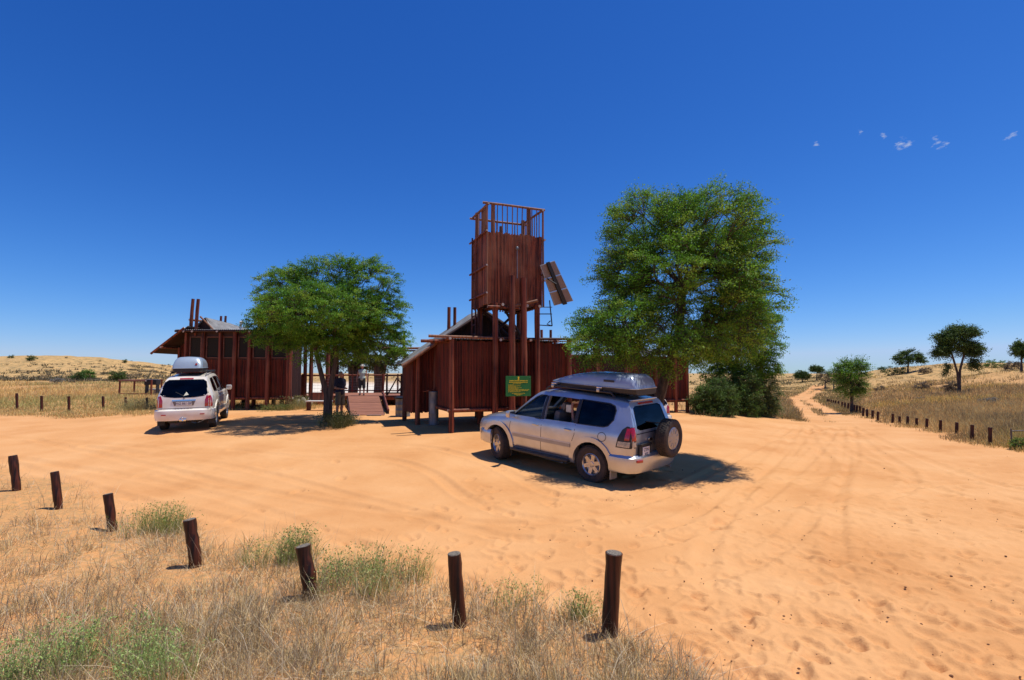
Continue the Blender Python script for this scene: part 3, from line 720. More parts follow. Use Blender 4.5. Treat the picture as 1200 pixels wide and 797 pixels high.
for name, lab, cx_, py_, crown, cols in (
    ('camelthorn_tree', 'flat-topped dark tree on the far ridge left of the tall lone camelthorn', 1064, 437, [(1058, 420, 9, 6), (1068, 417, 11, 6), (1076, 420, 7, 5)], DARKG),
    ('camelthorn_tree', 'dark tree cut off by the right edge above the slope', 1197, 436, [(1196, 409, 6, 8), (1206, 412, 8, 9)], DARKG),
    ('camelthorn_tree', 'small round dark tree where the sandy track goes over the rise', 940, 448, [(938, 439, 6, 4), (943, 440, 5, 4)], DARKG),
    ('camelthorn_tree', 'tiny flat-topped tree on the skyline between the track and thicket', 957, 446, [(955, 432, 5, 3), (960, 433, 4, 3)], DARKG)):
    b = G(cx_, py_)
    tree(name, lab, 'tree', b, [[tuple(b)] + pts(b.y, [(cx_, (py_ + crown[0][1]) / 2 + 3), (cx_ + 1, crown[0][1] + 1)])], lobes(crown, b.y), 110, 5, 14, .9, .10, cols, .14, thin=.03, k1=4)
for lab, cx_, py_, top in (('bare grey leafless tree beside the top of the track', 967, 455, 436), ('taller bare leafless tree next to the small green acacia', 977, 457, 434)):
    b = G(cx_, py_)
    tree('bare_tree', lab, 'tree', b, [[tuple(b)] + pts(b.y, [(cx_, (py_ + top) / 2 + 3), (cx_ + 1, top + 5)])], lobes([(cx_, top + 7, 8, 7)], b.y), 70, 6, 2, .9, .05, DARKG, .10, barkm='bark_dead', thin=.035, k1=4)
BROWN = [(.16, .12, .08), (.20, .16, .11), (.12, .09, .06)]
GREY = [(.28, .28, .25), (.22, .22, .19), (.34, .33, .29)]
def shrub(lab, cx_, py_, w_, h_, cols, n=50, ls=None, flat=.6):
    b = G(cx_, py_); k = b.y / F
    return tree('shrub', lab, 'shrub', b, [[tuple(b), tuple(b + Vector((.02, 0, h_ * k * .3)))]], lobes([(cx_ - w_ * .2, py_ - h_ * .45, w_ * .35, h_ * .42), (cx_ + w_ * .2, py_ - h_ * .5, w_ * .33, h_ * .48)], b.y),
                n, 5, 12, h_ * k * .35, ls or h_ * k * .045, cols, .05, zmin=.03, inner=.05, thin=.012, k1=3, flat=flat)
for a in (('wide dark green shrub on the far ridge left of the flat-topped tree', 1045, 440, 30, 12, DARKG),
          ('brown leafless-looking shrub in mid slope below the flat-topped tree', 1080, 458, 18, 11, BROWN),
          ('thin brown shrub just left of the lone camelthorn trunk', 1115, 460, 12, 13, BROWN),
          ('low brown shrub between the small acacia and the mid slope', 1031, 459, 11, 7, BROWN),
          ('silvery grey bushlet low on the slope right of the camelthorn, left one', 1153, 473, 12, 6, GREY),
          ('silvery grey bushlet low on the slope right of the camelthorn, right one', 1162, 474, 12, 8, GREY),
          ('small grey bushlet nearest the right edge of the slope', 1181, 477, 9, 5, GREY),
          ('round grey bushlet in the grass below the mid-slope brown shrub', 1079, 469, 12, 5, GREY),
          ('olive shrub on the ridge right of the lone camelthorn', 1166, 431, 24, 10, PALEG),
          ('dark brush against the ridge near the right edge', 1186, 434, 16, 11, BROWN),
          ('dark brown shrub beside the flat-topped tree on the ridge', 1084, 438, 12, 8, BROWN),
          ('small bright green weed by the wire fence at the right edge', 1194, 527, 18, 14, [(.16, .26, .03), (.13, .22, .03)]),
          ('dark green shrub on the left dune crest', 37, 423, 10, 7, DARKG),
          ('green leafy shrub at the foot of the left dune', 92, 448, 13, 13, DARKG),
          ('grey-green shrub right of the green one at the dune foot', 103, 446, 12, 14, PALEG),
          ('pale dome-shaped grey bush in the dry field', 66, 450, 13, 7, GREY),
          ('dark thorny shrub at the left end of the wooden rail', 138, 448, 14, 14, DARKG),
          ('tiny dark shrub on the dune skyline', 146, 425, 5, 4, DARKG),
          ('small dark shrub on the dune crest near the left edge', 13, 420, 7, 4, DARKG)):
    shrub(*a)
# scattered dots of growth on the left dune face
Cd = scatter(3000, (-60, 330), (414, 449), .5)
Cd = Cd[Cd[:, 1] > 60]
blades('dune_scrub', Cd, 16, rng.uniform(.15, .75, len(Cd)), .32, .09, [(.12, .10, .06), (.20, .16, .09), (.09, .09, .04), (.26, .21, .13)], .6, kind='stuff')
Ct = scatter(300, (420, 960), (436, 452), .3); Ct = Ct[Ct[:, 1] > 45]
blades('far_scrub', Ct, 16, rng.uniform(.4, 1.2, len(Ct)), .7, .15, [(.10, .10, .05), (.2, .17, .09)], .6, kind='stuff')

# dark specks standing in for small footprint shadows on the trampled sand
Cc_ = []
while len(Cc_) < 220:
    g_ = G(rng.uniform(640, 1230) if rng.uniform() < .75 else rng.uniform(0, 1200), rng.uniform(520, 800))
    if vegmask(np.array([g_.x]), np.array([g_.y]), np.array([g_.z]))[0] < .3: Cc_.append(g_)
m_ = MB()
for g_ in Cc_:
    r_ = abs(random.gauss(.003, .003)) + .003
    m_.ball((g_.x, g_.y, g_.z + .006), (r_ * random.uniform(.8, 1.6), r_, r_ * .8), seg=6)
o_ = m_.build('shadow_specks', mat('shadow_speck', (.20, .085, .035), .9, 0, .4, (9, 9, 9))); tag(o_, kind='stuff')

# leafy weeds on the near bank
GR = [(.26, .33, .08), (.34, .38, .12), (.20, .27, .06), (.42, .40, .16)]
def weed(lab, px_, py_, w, h, n, cols, lf=.012, nm='weed'):
    b = G(px_, py_); t = thing(nm, lab, 'plant', b)
    N = 7; C = np.array([[b.x + random.gauss(0, w * .28), b.y + random.gauss(0, w * .22), b.z] for _ in range(N)])
    blades('stems', C, n * 4 // N, np.full(N, h), w * .22, .0045, [(.30, .28, .14), (.36, .31, .18), (.24, .26, .10)] + list(cols) * 2, .34, parent=t, org=tuple(b))
    P = []; 
    for _ in range(n * 4):
        c = C[random.randrange(N)]; l = abs(random.gauss(0, .45)); a = random.uniform(0, 6.28); u = random.uniform(.25, 1) * h
        P.append([c[0] - b.x + math.cos(a) * math.sin(l) * u + random.gauss(0, w * .07), c[1] - b.y + math.sin(a) * math.sin(l) * u + random.gauss(0, w * .1), math.cos(l) * u * .92])
    P = np.array(P); V, Fq, Cc, _ = sprays(P, np.tile([0, 0, 1.], (len(P), 1)), 1, 3, .05, lf, cols)
    fast_mesh('leaves', V, Fq, Cc, 'leaf', t); return t
weed('bright green leafy weed in the near left corner, left clump', 80, 790, .8, .42, 190, [(.32, .44, .12), (.40, .52, .17), (.26, .36, .09)], .011)
weed('bright green leafy weed in the near left corner, right clump', 165, 792, .7, .34, 140, [(.32, .44, .12), (.40, .52, .17), (.26, .36, .09)], .010)
weed('grey-green wiry tussock between the third and fourth near posts', 192, 622, .75, .42, 150, GR, .012)
weed('grey-green wiry tussock behind the fifth near post', 348, 655, .7, .42, 150, GR, .012)
weed('wide green wiry tussock right of the fifth near post', 440, 683, .95, .40, 220, GR, .012)
weed('small wiry tussock just left of the rightmost near post', 682, 725, .35, .26, 60, GR, .010)
weed('straggly green weed between the two rightmost near posts', 600, 712, .6, .24, 50, GR, .010)
weed('dark grassy clump around the foot of the dome-crowned acacia', 391, 500, 1.05, .55, 380, [(.05, .075, .02), (.08, .10, .03), (.12, .11, .05)], .022, 'grass_clump')
weed('yellow-green grass clump at the corner post of the left building', 348, 480, 2.4, .7, 300, [(.30, .28, .10), (.36, .33, .14), (.22, .24, .08)], .02, 'grass_clump')
weed('low green weeds under the floor of the left building', 322, 481, 1.6, .3, 160, [(.13, .18, .04), (.2, .24, .07)], .02, 'grass_clump')
weed('pale grass tuft beside the rightmost post of the left row', 163, 481, 1.6, .6, 220, [(.36, .32, .15), (.28, .28, .12)], .02, 'grass_clump')
# ------------------------------------------------------------------ timber buildings
def reeds(mb, p0, p1, z0, z1, w=.055, out=(0, -1), jit=.02, T=None, ztop=None):
    """a wall of upright split poles from p0 to p1 (x,y), bulging towards out"""
    p0 = Vector(p0); p1 = Vector(p1); L = (p1 - p0).length; n = max(1, int(L / w)); d = (p1 - p0) / n; o = Vector(out).normalized()
    for i in range(n):
        a = p0 + d * i; b = a + d; m = (a + b) / 2; r = w * random.uniform(.3, .55)
        zt_ = (ztop((m - p0).length / L) if ztop else z1) + random.uniform(-jit, jit); zb = z0 + random.uniform(-jit, jit)
        pr = [a - o * .02, a, a + d * .22 + o * r * .8, m + o * r, b - d * .22 + o * r * .8, b, b - o * .02]
        k = len(pr); vs = [(q.x, q.y, zb) for q in pr] + [(q.x, q.y, zt_) for q in pr]
        fs = [(j, (j + 1) % k, k + (j + 1) % k, k + j) for j in range(k)] + [tuple(range(k)), tuple(range(2 * k - 1, k - 1, -1))]
        mb.add(vs, fs, T)
def log(p0, p1, r, n=10, wob=.006):
    p0 = Vector(p0); p1 = Vector(p1); k = max(3, int((p1 - p0).length / .5)); m = MB()
    pts = [p0.lerp(p1, i / k) + Vector([random.uniform(-wob, wob) for _ in range(3)]) for i in range(k + 1)]
    m.tube(pts, [r * random.uniform(.95, 1.05) * (1.06 - .1 * i / k) for i in range(k + 1)], n); return m
def part_log(name, par, p0, p1, r, m='log', ends=False):
    o = log(p0, p1, r).build(name, m, par, True)
    if ends:
        d = (Vector(p1) - Vector(p0)).normalized(); e = MB()
        e.tube([Vector(p0) - d * .004, Vector(p0) + d * .003], r * .9, 10); e.build('cut_end', 'pale_end', o)
        e = MB(); e.tube([Vector(p1) - d * .003, Vector(p1) + d * .004], r * .86, 10); e.build('cut_end', 'pale_end', o)
    return o
def corrugated(name, par, a, b, c, d, m='roof', pitch=.09, amp=.014, rust=None):
    """sheet over quad a-b (eave) d-c (ridge); ribs run from eave to ridge"""
    a, b, c, d = map(Vector, (a, b, c, d)); n = int((b - a).length / pitch * 6); vs = []; nrm = (b - a).cross(d - a).normalized()
    ns = 8
    for i in range(n + 1):
        u = i / n; off = nrm * amp * math.sin(u * n / 6 * 2 * math.pi)
        for j in range(ns + 1):
            v = j / ns; vs.append(a.lerp(b, u).lerp(d.lerp(c, u), v) + off)
    N = len(vs); vs += [v - nrm * .004 for v in vs]
    fs = []
    for i in range(n):
        for j in range(ns):
            q = i * (ns + 1) + j; fs += [(q, q + ns + 1, q + ns + 2, q + 1), (N + q + 1, N + q + ns + 2, N + q + ns + 1, N + q)]
    for i in range(n):
        q = i * (ns + 1); fs.append((q, N + q, N + q + ns + 1, q + ns + 1)); q += ns; fs.append((q + ns + 1, N + q + ns + 1, N + q, q))
    return MB().add(vs, fs).build(name, m, par, True)

RZ = math.atan2(.37, .93)
# ---- right building (local x along the front, y back, z up from z=0)
C0 = G(529, 507); C0z = C0.z
C0 = Vector((-1.87 * C0.y / 15.8, C0.y, 0))
rb = thing('timber_building', 'dark red pole-clad building on stilts with wavy grey metal roof, under the tall tower', 'building', C0, RZ)
ZB, ZT = 1.16, 3.32
W = MB(); reeds(W, (0, 0), (4.15, 0), ZB, ZT); W.build('front_wall', 'reed', rb)
W = MB(); reeds(W, (0, 2.2), (0, 0), ZB, ZT, out=(-1, 0)); W.build('return_wall', 'reed', rb)
W = MB(); reeds(W, (-.8, 2.3), (0, 2.3), ZB - .25, 3.2, ztop=lambda u: 2.75 + .56 * u); W.build('gable_wall', 'reed', rb)
W = MB(); reeds(W, (-.8, 3.7), (-.8, 2.3), ZB - .25, 2.72, out=(-1, 0)); W.build('side_wall', 'reed', rb)
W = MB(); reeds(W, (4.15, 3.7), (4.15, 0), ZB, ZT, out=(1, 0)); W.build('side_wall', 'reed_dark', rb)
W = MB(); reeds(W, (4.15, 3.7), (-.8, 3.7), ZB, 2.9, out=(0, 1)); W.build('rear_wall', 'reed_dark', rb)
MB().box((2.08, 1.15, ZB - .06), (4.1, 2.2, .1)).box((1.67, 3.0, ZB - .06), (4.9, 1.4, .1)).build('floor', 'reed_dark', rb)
part_log('floor_beam', rb, (-.12, -.06, ZB - .03), (4.25, -.06, ZB - .03), .055, 'log', True)
part_log('floor_beam', rb, (-.06, 0, ZB - .03), (-.06, 2.3, ZB - .03), .055)
# stilts and posts
for x, y, top, r in ((0, -.04, 3.36, .085), (-.62, 2.12, 2.9, .085), (4.15, -.04, 3.42, .085), (0, 2.2, 3.3, .07), (4.15, 3, 2.0, .08), (2, 3, ZB, .08), (-.8, 3.65, 2.9, .08), (2, 3.6, ZB, .08), (3.0, .3, ZB, .08)):
    w = Matrix.Rotation(RZ, 3, 'Z') @ Vector((x, y, 0)) + C0
    part_log('post', rb, (x, y, zt(w.x, w.y) - .1), (x, y, top), r)
# log eaves round the flat front roof
part_log('eave_log', rb, (-.75, -.10, 3.44), (2.1, -.14, 3.42), .045, 'log_weathered', True)
part_log('eave_log', rb, (1.7, -.16, 3.40), (4.5, -.16, 3.46), .045, 'reed_dark', True)
part_log('eave_log', rb, (-.9, .30, 3.30), (.1, .32, 3.32), .05, 'log', True)
part_log('eave_log', rb, (-.12, -.3, 3.37), (-.12, 2.3, 3.37), .05, 'log', True)
part_log('eave_log', rb, (1.55, -.3, 3.36), (1.55, 2.3, 3.36), .05, 'log', True)
for x in (2.6, 3.6): part_log('rafter', rb, (x, -.32, 3.36), (x, 2.5, 3.44), .05, 'log', True)
corrugated('flat_roof', rb, (-.2, -.10, 3.38), (4.4, -.10, 3.38), (4.4, 2.4, 3.50), (-.2, 2.4, 3.50))
# gabled roof, ridge along y
rx, rz_ = 1.75, 4.62
corrugated('roof', rb, (-1.12, 1.95, 2.62), (-1.12, 3.9, 2.62), (rx, 3.9, rz_), (rx, 1.95, rz_))
corrugated('roof', rb, (4.5, 3.9, 3.0), (4.5, 1.95, 3.0), (rx, 1.95, rz_ - .01), (rx, 3.9, rz_ - .01))
part_log('bargeboard', rb, (-1.20, 1.90, 2.52), (.35, 1.90, 3.60), .06, 'log_weathered', True)
part_log('bargeboard', rb, (.35, 1.92, 3.60), (rx, 1.92, rz_ - .09), .06, 'reed_dark')
part_log('bargeboard', rb, (4.5, 1.92, 2.92), (rx, 1.92, rz_ - .09), .06, 'reed_dark', True)
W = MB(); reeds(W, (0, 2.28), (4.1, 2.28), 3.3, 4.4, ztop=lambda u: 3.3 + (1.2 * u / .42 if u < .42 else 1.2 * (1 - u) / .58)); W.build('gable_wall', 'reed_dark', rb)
for x in (.80, 1.03): part_log('ridge_pole', rb, (x, 3.4, 3.4), (x, 3.4, 4.82), .065)
for x in (4.35, 4.75): part_log('ridge_pole', rb, (x, 2.6, 2.6), (x, 2.6, 4.0), .055)
# covered side bay and stair right of the front wall, mostly in the tree's shade
for x, y, t in ((5.6, .6, 3.3), (6.9, .6, 3.3), (5.6, 2.6, 3.3), (6.9, 2.6, 3.3)):
    w = Matrix.Rotation(RZ, 3, 'Z') @ Vector((x, y, 0)) + C0; part_log('post', rb, (x, y, zt(w.x, w.y) - .1), (x, y, t), .07)
for z in (2.0, 2.9): part_log('rail', rb, (4.2, .1, z), (6.9, .6, z), .04)
W = MB(); reeds(W, (5.0, 2.6), (7.2, 2.6), ZB, 3.0); W.build('screen_wall', 'reed', rb)
MB().box((5.7, 1.6, ZB - .06), (3.0, 2.2, .08)).build('floor', 'deckwood', rb)
part_log('rail', rb, (4.2, .1, ZB + .05), (6.9, .6, ZB + .05), .05)

# ---- far stilt cabin seen under the tall tree, ends at px 805
fc0 = at(806, 487, 25.5); fc = Vector((fc0.x, 25.5, 0))
sc_ = thing('stilt_cabin', 'small dark clad cabin on stilts seen beneath the tall tree, right of its trunk', 'building', fc, RZ)
zg = zt(fc.x, fc.y)
z0_, z1_ = at(800, 468, 25.5).z, at(800, 418, 25.5).z
W = MB(); reeds(W, (-3.6, 0), (0, 0), z0_, z1_, w=.08); W.build('front_wall', 'reed', sc_)
W = MB(); reeds(W, (0, 2.6), (0, 0), z0_, z1_, w=.08, out=(1, 0)); W.build('side_wall', 'reed', sc_)
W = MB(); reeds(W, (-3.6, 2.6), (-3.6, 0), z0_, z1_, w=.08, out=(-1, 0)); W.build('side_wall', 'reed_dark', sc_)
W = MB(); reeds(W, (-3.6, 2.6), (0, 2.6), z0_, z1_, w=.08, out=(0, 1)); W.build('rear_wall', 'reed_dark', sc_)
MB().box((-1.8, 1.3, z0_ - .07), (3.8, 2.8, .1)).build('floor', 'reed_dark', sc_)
corrugated('roof', sc_, (-3.8, -.3, z1_ + .05), (.2, -.3, z1_ + .05), (.2, 2.9, z1_ + .5), (-3.8, 2.9, z1_ + .5))
part_log('floor_beam', sc_, (-3.7, -.08, z0_ - .03), (.15, -.08, z0_ - .03), .06, 'log', True)
for x in (-3.6, -1.9, -.75, -.05):
    for y in (-.05, 2.6): part_log('post', sc_, (x, y, zg - .3), (x, y, z1_), .09, 'log')
for x in (-1.35, -.45): part_log('post', sc_, (x, 1.2, zg - .3), (x, 1.2, z0_), .06, 'log')

# ---- water tower
tx0, tx1, ty0, ty1 = 1.16, 3.12, -.05, 1.5
TB, TT, TC = at(570, 355, 16.2).z, at(570, 268, 16.2).z, at(570, 234, 16.2).z
wt = thing('water_tower', 'tall square tower clad in weathered red poles with open barred cage on top', 'tower', C0, RZ)
def clad(name, p0, p1, out): W = MB(); reeds(W, p0, p1, TB, TT, w=.05, out=out, jit=.035); return W.build(name, 'reed_tower', wt)
clad('cladding', (tx0, ty0), (tx1, ty0), (0, -1)); clad('cladding', (tx1, ty0), (tx1, ty1), (1, 0))
clad('cladding', (tx1, ty1), (tx0, ty1), (0, 1)); clad('cladding', (tx0, ty1), (tx0, ty0), (-1, 0))
MB().box(((tx0 + tx1) / 2, (ty0 + ty1) / 2, TB + .12), (tx1 - tx0 - .1, ty1 - ty0 - .1, .1)).build('platform', 'reed_dark', wt)
for x in (tx0 + .05, tx1 - .42):                     # main posts down to the ground
    for y in (ty0 - .10, ty1 - .05):
        w = Matrix.Rotation(RZ, 3, 'Z') @ Vector((x + .2, y, 0)) + C0
        part_log('post', wt, (x + .2, y, zt(w.x, w.y) - .1), (x + .2, y, TB + .05), .095, 'log')
def loc_x(px, y):                                    # local x on the line y seen at px
    r = (px - CX) / F; return (C0.x - .37 * y - r * (C0.y + .93 * y)) / (r * .37 - .93)
for px, topy in ((600, 323), (614, 326)):
    x = loc_x(px, -.30); w = Matrix.Rotation(RZ, 3, 'Z') @ Vector((x, -.3, 0)) + C0
    part_log('front_post', wt, (x, -.30, zt(w.x, w.y) - .1), (x, -.30, at(px, topy, w.y).z), .105, 'log')
for z, ym in ((TB - .10, ty0 - .2),):
    part_log('beam', wt, (tx0 - .05, ym, z), (tx0 + 1.05, ym, z), .045, 'log', True)
    part_log('beam', wt, (tx0 + .9, ym + .02, z + .06), (tx1 - .3, ym - .1, z + .26), .05, 'log_weathered', True)
for x in (tx0 + .45, tx1 - .2, tx1 - .65): part_log('joist', wt, (x, ty0 - .28, TB - .02), (x, ty1 + .2, TB - .02), .055, 'log', True)
for x0, x1_ in ((tx0 + .3, tx1 - .3), (tx1 - .3, tx0 + .3)):
    part_log('brace', wt, (x0, ty1 - .1, 3.3), (x1_, ty1 - .1, TB), .05, 'reed_dark')
part_log('brace', wt, (tx0 + .2, ty0 + .05, TB), (tx0 + .95, ty1 - .2, 3.5), .05, 'reed_dark')
part_log('brace', wt, (tx1 + .05, ty1, 3.4), (tx1 - 1.0, ty1 - .6, TB), .05, 'reed_dark')
part_log('corner_pole', wt, (tx0 - .03, ty0 - .05, TB), (tx0 - .03, ty0 - .05, TC), .035, 'log_weathered')
part_log('corner_pole', wt, (tx1 + .03, ty0 - .05, TB), (tx1 + .03, ty0 - .05, TC - .02), .035, 'log_weathered')
# cage on top
for x, y in ((tx0 + .22, ty0 + .06), (tx0 + .05, ty1 - .3), (tx0 + .1, ty1 - .9), (tx1 - .42, ty0 + .1), (tx1 - .05, ty1 - .06), (tx0 + .95, ty1 - .3)):
    part_log('cage_post', wt, (x, y, TT - .3), (x, y, TC + (-.35 if x > tx0 + .9 and x < tx0 + 1 else .03)), .07, 'log_weathered')
part_log('cage_rail', wt, (tx0 - .15, ty0, TC), (tx1 + .12, ty0, TC), .04, 'log_weathered', True)
part_log('cage_rail', wt, (tx0, ty0 - .14, TC - .05), (tx0, ty1 + .14, TC - .05), .04, 'log_weathered', True)
part_log('cage_rail', wt, (tx1, ty0 - .14, TC - .05), (tx1, ty1 + .14, TC - .05), .04, 'log_weathered', True)
part_log('cage_rail', wt, (tx0 - .12, ty1, TC - .10), (tx1 + .12, ty1, TC - .10), .04, 'log_weathered', True)
n = 11
for i in range(1, n):
    x = tx0 + (tx1 - tx0) * i / n; part_log('cage_bar', wt, (x, ty0 + .0, TT - .05), (x, ty0 + .0, TC), .017, 'log_weathered')
    if i % 2: part_log('cage_bar', wt, (x, ty1, TT - .05), (x, ty1, TC - .1), .017, 'log_weathered')
for i in range(1, 8):
    y = ty0 + (ty1 - ty0) * i / 8
    part_log('cage_bar', wt, (tx1, y, TT - .05), (tx1, y, TC - .05), .017, 'log_weathered')
    if i < 5: part_log('cage_bar', wt, (tx0, y, TT - .05), (tx0, y, TC - .05), .017, 'log_weathered')
for z in (TT - .02, TB + 1.25, TB + .35):
    part_log('band_rail', wt, (tx0 - .07, ty0 - .2, z), (tx0 - .07, ty1 + .15, z), .035, 'log', True)
for z in (TT - .12, TB + .9): part_log('band_rail', wt, (tx1 + .07, ty0 - .12, z), (tx1 + .07, ty1 + .12, z), .035, 'log', True)
lad = MB()
for y in (ty1 - .62, ty1 - .2): lad.tube([(tx0 - .09, y, TB - 1.1), (tx0 - .09, y, TT + .1)], .028, 6)
for i in range(11): lad.tube([(tx0 - .09, ty1 - .62, TB - .9 + i * .31), (tx0 - .09, ty1 - .2, TB - .9 + i * .31)], .02, 6)
lad.build('ladder', 'log', wt)
pipe = MB(); x = tx0 + 1.02
pipe.tube([(x, ty0 - .10, TB + .9), (x, ty0 - .10, TT - .55)], .018, 8); pipe.ball((x, ty0 - .11, TT - .5), (.05, .05, .07)); pipe.build('pipe', 'drum', wt)

# ---- solar panels bracketed to the tower's right side (seen from behind)
sp0 = at(652, 333, 17.6)
A = at(632.5, 311, 16.9); B = at(649, 305.5, 17.3); Cc = at(671, 353, 18.1); Dd = at(649.5, 358.5, 17.7)
sp = thing('solar_panel', 'tilted solar panel array seen from behind, bracketed to the right side of the tower', 'solar panel', sp0)
A, B, Cc, Dd = [p - sp0 for p in (A, B, Cc, Dd)]
nr = (B - A).cross(Dd - A).normalized()
def quadbox(mb, u0, u1, v0, v1, off, th):
    q = [A.lerp(B, u).lerp(Dd.lerp(Cc, u), v) for u, v in ((u0, v0), (u1, v0), (u1, v1), (u0, v1))]
    vs = [p + nr * off for p in q] + [p + nr * (off + th) for p in q]
    mb.add(vs, [(0, 1, 2, 3), (7, 6, 5, 4), (0, 4, 5, 1), (1, 5, 6, 2), (2, 6, 7, 3), (3, 7, 4, 0)])
sgn = 1 if nr.y < 0 else -1                       # towards the camera
for j in range(3):
    v0, v1 = j / 3 + .006, (j + 1) / 3 - .012
    m_ = MB(); quadbox(m_, 0, 1, v0, v1, 0, .02 * sgn); pan_ = m_.build('panel', 'panel_back', sp)
    m_ = MB(); quadbox(m_, .02, .98, v0 + .01, v1 - .01, -.008 * sgn, .005 * sgn); m_.build('cells', 'panel_cell', pan_)
    m_ = MB()
    for u0, u1, w0, w1 in ((-.01, .03, v0, v1), (.97, 1.01, v0, v1), (0, 1, v0 - .004, v0 + .012), (0, 1, v1 - .012, v1 + .004)): quadbox(m_, u0, u1, w0, w1, .001 * sgn, .03 * sgn)
    m_.build('frame', 'panel_frame', pan_)
m_ = MB(); quadbox(m_, .40, .60, -.02, 1.02, .032 * sgn, .05 * sgn); m_.build('spine', 'black_metal', sp)
m_ = MB()
e0 = at(644, 352, 17.0) - sp0; e1 = at(647, 382, 17.0) - sp0; w0 = at(632, 360, 17.0) - sp0; w1 = at(632, 381, 17.0) - sp0; w2 = at(632, 368, 17.0) - sp0; e2 = at(647, 368, 17.) - sp0
m_.tube([e0, e1], .022, 6); m_.tube([w1, e1], .018, 6); m_.tube([w2, e2], .018, 6); m_.tube([w0, at(647, 360, 17.) - sp0], .015, 6)
m_.tube([e1, at(641, 380, 17.0) - sp0, at(645, 376, 17.) - sp0], .02, 5)
m_.tube([at(634, 322, 17.2) - sp0, at(652, 333, 17.2) - sp0], .025, 6)
m_.build('bracket', 'black_metal', sp)

# ---- green notice board
sgp = at(607.5, 452.5, 0.0 + C0.y + .9)
xs = loc_x(607.5, -.47); sw = Matrix.Rotation(RZ, 3, 'Z') @ Vector((xs, -.47, 0)) + C0
sw.z = at(607.5, 452.5, sw.y).z; k = sw.y / F
nb = thing('notice_board', 'green notice board with yellow lettering fixed to the tower posts', 'sign', sw, RZ)
bw, bh = 30.5 * k * 1.04, 23.5 * k
MB().box((0, 0, 0), (bw, .02, bh), bev=.004).build('board', 'sign_green', nb)
m_ = MB()
def stroke(u0, u1, v, h): m_.box((( (u0 + u1) / 2 - .5) * bw, -.0135, (.5 - v) * bh), ((u1 - u0) * bw, .003, h * bh))
# crest and the lines of writing, too small to read in the photograph
m_.prism([(-.03 * bw, .31 * bh), (.03 * bw, .31 * bh), (.02 * bw, .38 * bh), (.035 * bw, .44 * bh), (0, .47 * bh), (-.035 * bw, .44 * bh), (-.02 * bw, .38 * bh)], -.0145, -.0115)
lines = [(.14, .88, .235, .055), (.13, .88, .315, .05), (.28, .62, .385, .03)]
lines += [(.10, .10 + w_, .44 + .048 * i, .028) for i, w_ in enumerate((.22, .48, .30, .53, .40, .82, .78, .50))] + [(.24, .76, .86, .024), (.34, .66, .905, .028), (.42, .58, .945, .024)]
rr_ = random.Random(3)
for u0, u1, v, h in lines:
    u = u0
    while u < u1:
        wd = rr_.uniform(.02, .06)
        e = min(u + wd, u1); q = u
        while q < e - .006:                        # letter-like strokes
            lw = rr_.uniform(.008, .014); stroke(q, min(q + lw, e), v + rr_.uniform(-.1, .1) * h, h * rr_.uniform(.6, 1)); q += lw + .004
        u = e + .010
m_.build('lettering', 'sign_yellow', nb)
MB().box((bw * .46, -.012, bh * .42), (.012, .006, .012)).build('screw', 'steel', nb)

# ---- gas cylinder and drum in the shade
def drum(lab, px_, py_, r, h, cat, nm, D=None):
    b = G(px_, py_); t = thing(nm, lab, cat, b); m = MB()
    pr = [(0, 0), (r, 0), (r * 1.03, .02), (r, .04), (r, h * .33), (r * 1.03, h * .35), (r, h * .37), (r, h * .64), (r * 1.03, h * .66), (r, h * .68), (r, h - .04), (r * 1.04, h - .02), (r, h), (r * .94, h), (r * .94, h - .03), (0, h - .03)]
    Tm = Matrix(((1, 0, 0, 0), (0, 0, 1, 0), (0, 1, 0, 0), (0, 0, 0, 1)))
    m.lathe(pr, 32, Tm); m.build('barrel', 'drum', t, True); return t, h
t, h = drum('tall narrow grey metal cylinder standing in shade by the recessed wall', 508, 498, .17, 1.15, 'cylinder', 'gas_cylinder')
m_ = MB(); m_.tube([(0, 0, h - .03), (0, 0, h + .12)], .03, 8); m_.tube([(0, 0, h + .08), (-.12, 0, h + .04), (-.4, .1, h - .02)], .018, 6); m_.build('valve_pipe', 'log', t)
t, h = drum('squat dark drum beneath the deck, left of the right building', 472, 488, .29, .72, 'drum', 'drum')
m_ = MB(); m_.box((0, 0, h + .03), (.62, .62, .05), bev=.02); m_.build('lid', 'black_metal', t)

# ------------------------------------------------------------------ left building
YB = G(275, 480).y; L0 = Vector((at(218, 440, YB).x, YB, 0))
lb = thing('timber_building', 'long low dark red pole-clad building with a row of netted windows, behind the white car', 'building', L0)
zf = at(275, 466, YB).z; zw0 = at(275, 420, YB).z; zw1 = at(275, 394.5, YB).z; zr = at(275, 388.5, YB).z
lx = lambda px_: at(px_, 440, YB).x - L0.x
LW = lx(342)
W = MB(); reeds(W, (0, 0), (LW, 0), zf, zw0 - .05, w=.07); W.build('lower_wall', 'reed', lb)
W = MB(); reeds(W, (0, 3.6), (0, 0), zf, zr - .05, w=.07, out=(-1, 0)); W.build('side_wall', 'reed', lb)
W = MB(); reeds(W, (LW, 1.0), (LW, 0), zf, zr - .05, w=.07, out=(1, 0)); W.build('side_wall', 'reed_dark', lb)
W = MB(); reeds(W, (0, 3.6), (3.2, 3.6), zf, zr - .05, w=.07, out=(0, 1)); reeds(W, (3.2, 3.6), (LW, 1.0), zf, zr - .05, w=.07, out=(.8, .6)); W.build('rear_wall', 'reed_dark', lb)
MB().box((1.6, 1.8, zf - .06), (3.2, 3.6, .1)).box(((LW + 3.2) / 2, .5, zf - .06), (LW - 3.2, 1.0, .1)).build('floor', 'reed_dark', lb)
W = MB(); W.box((LW / 2, .02, (zw1 + zr) / 2), (LW, .06, zr - zw1)); W.box((LW / 2, .03, zw0 - .05), (LW, .07, .08)); W.build('lintel', 'reed_dark', lb)
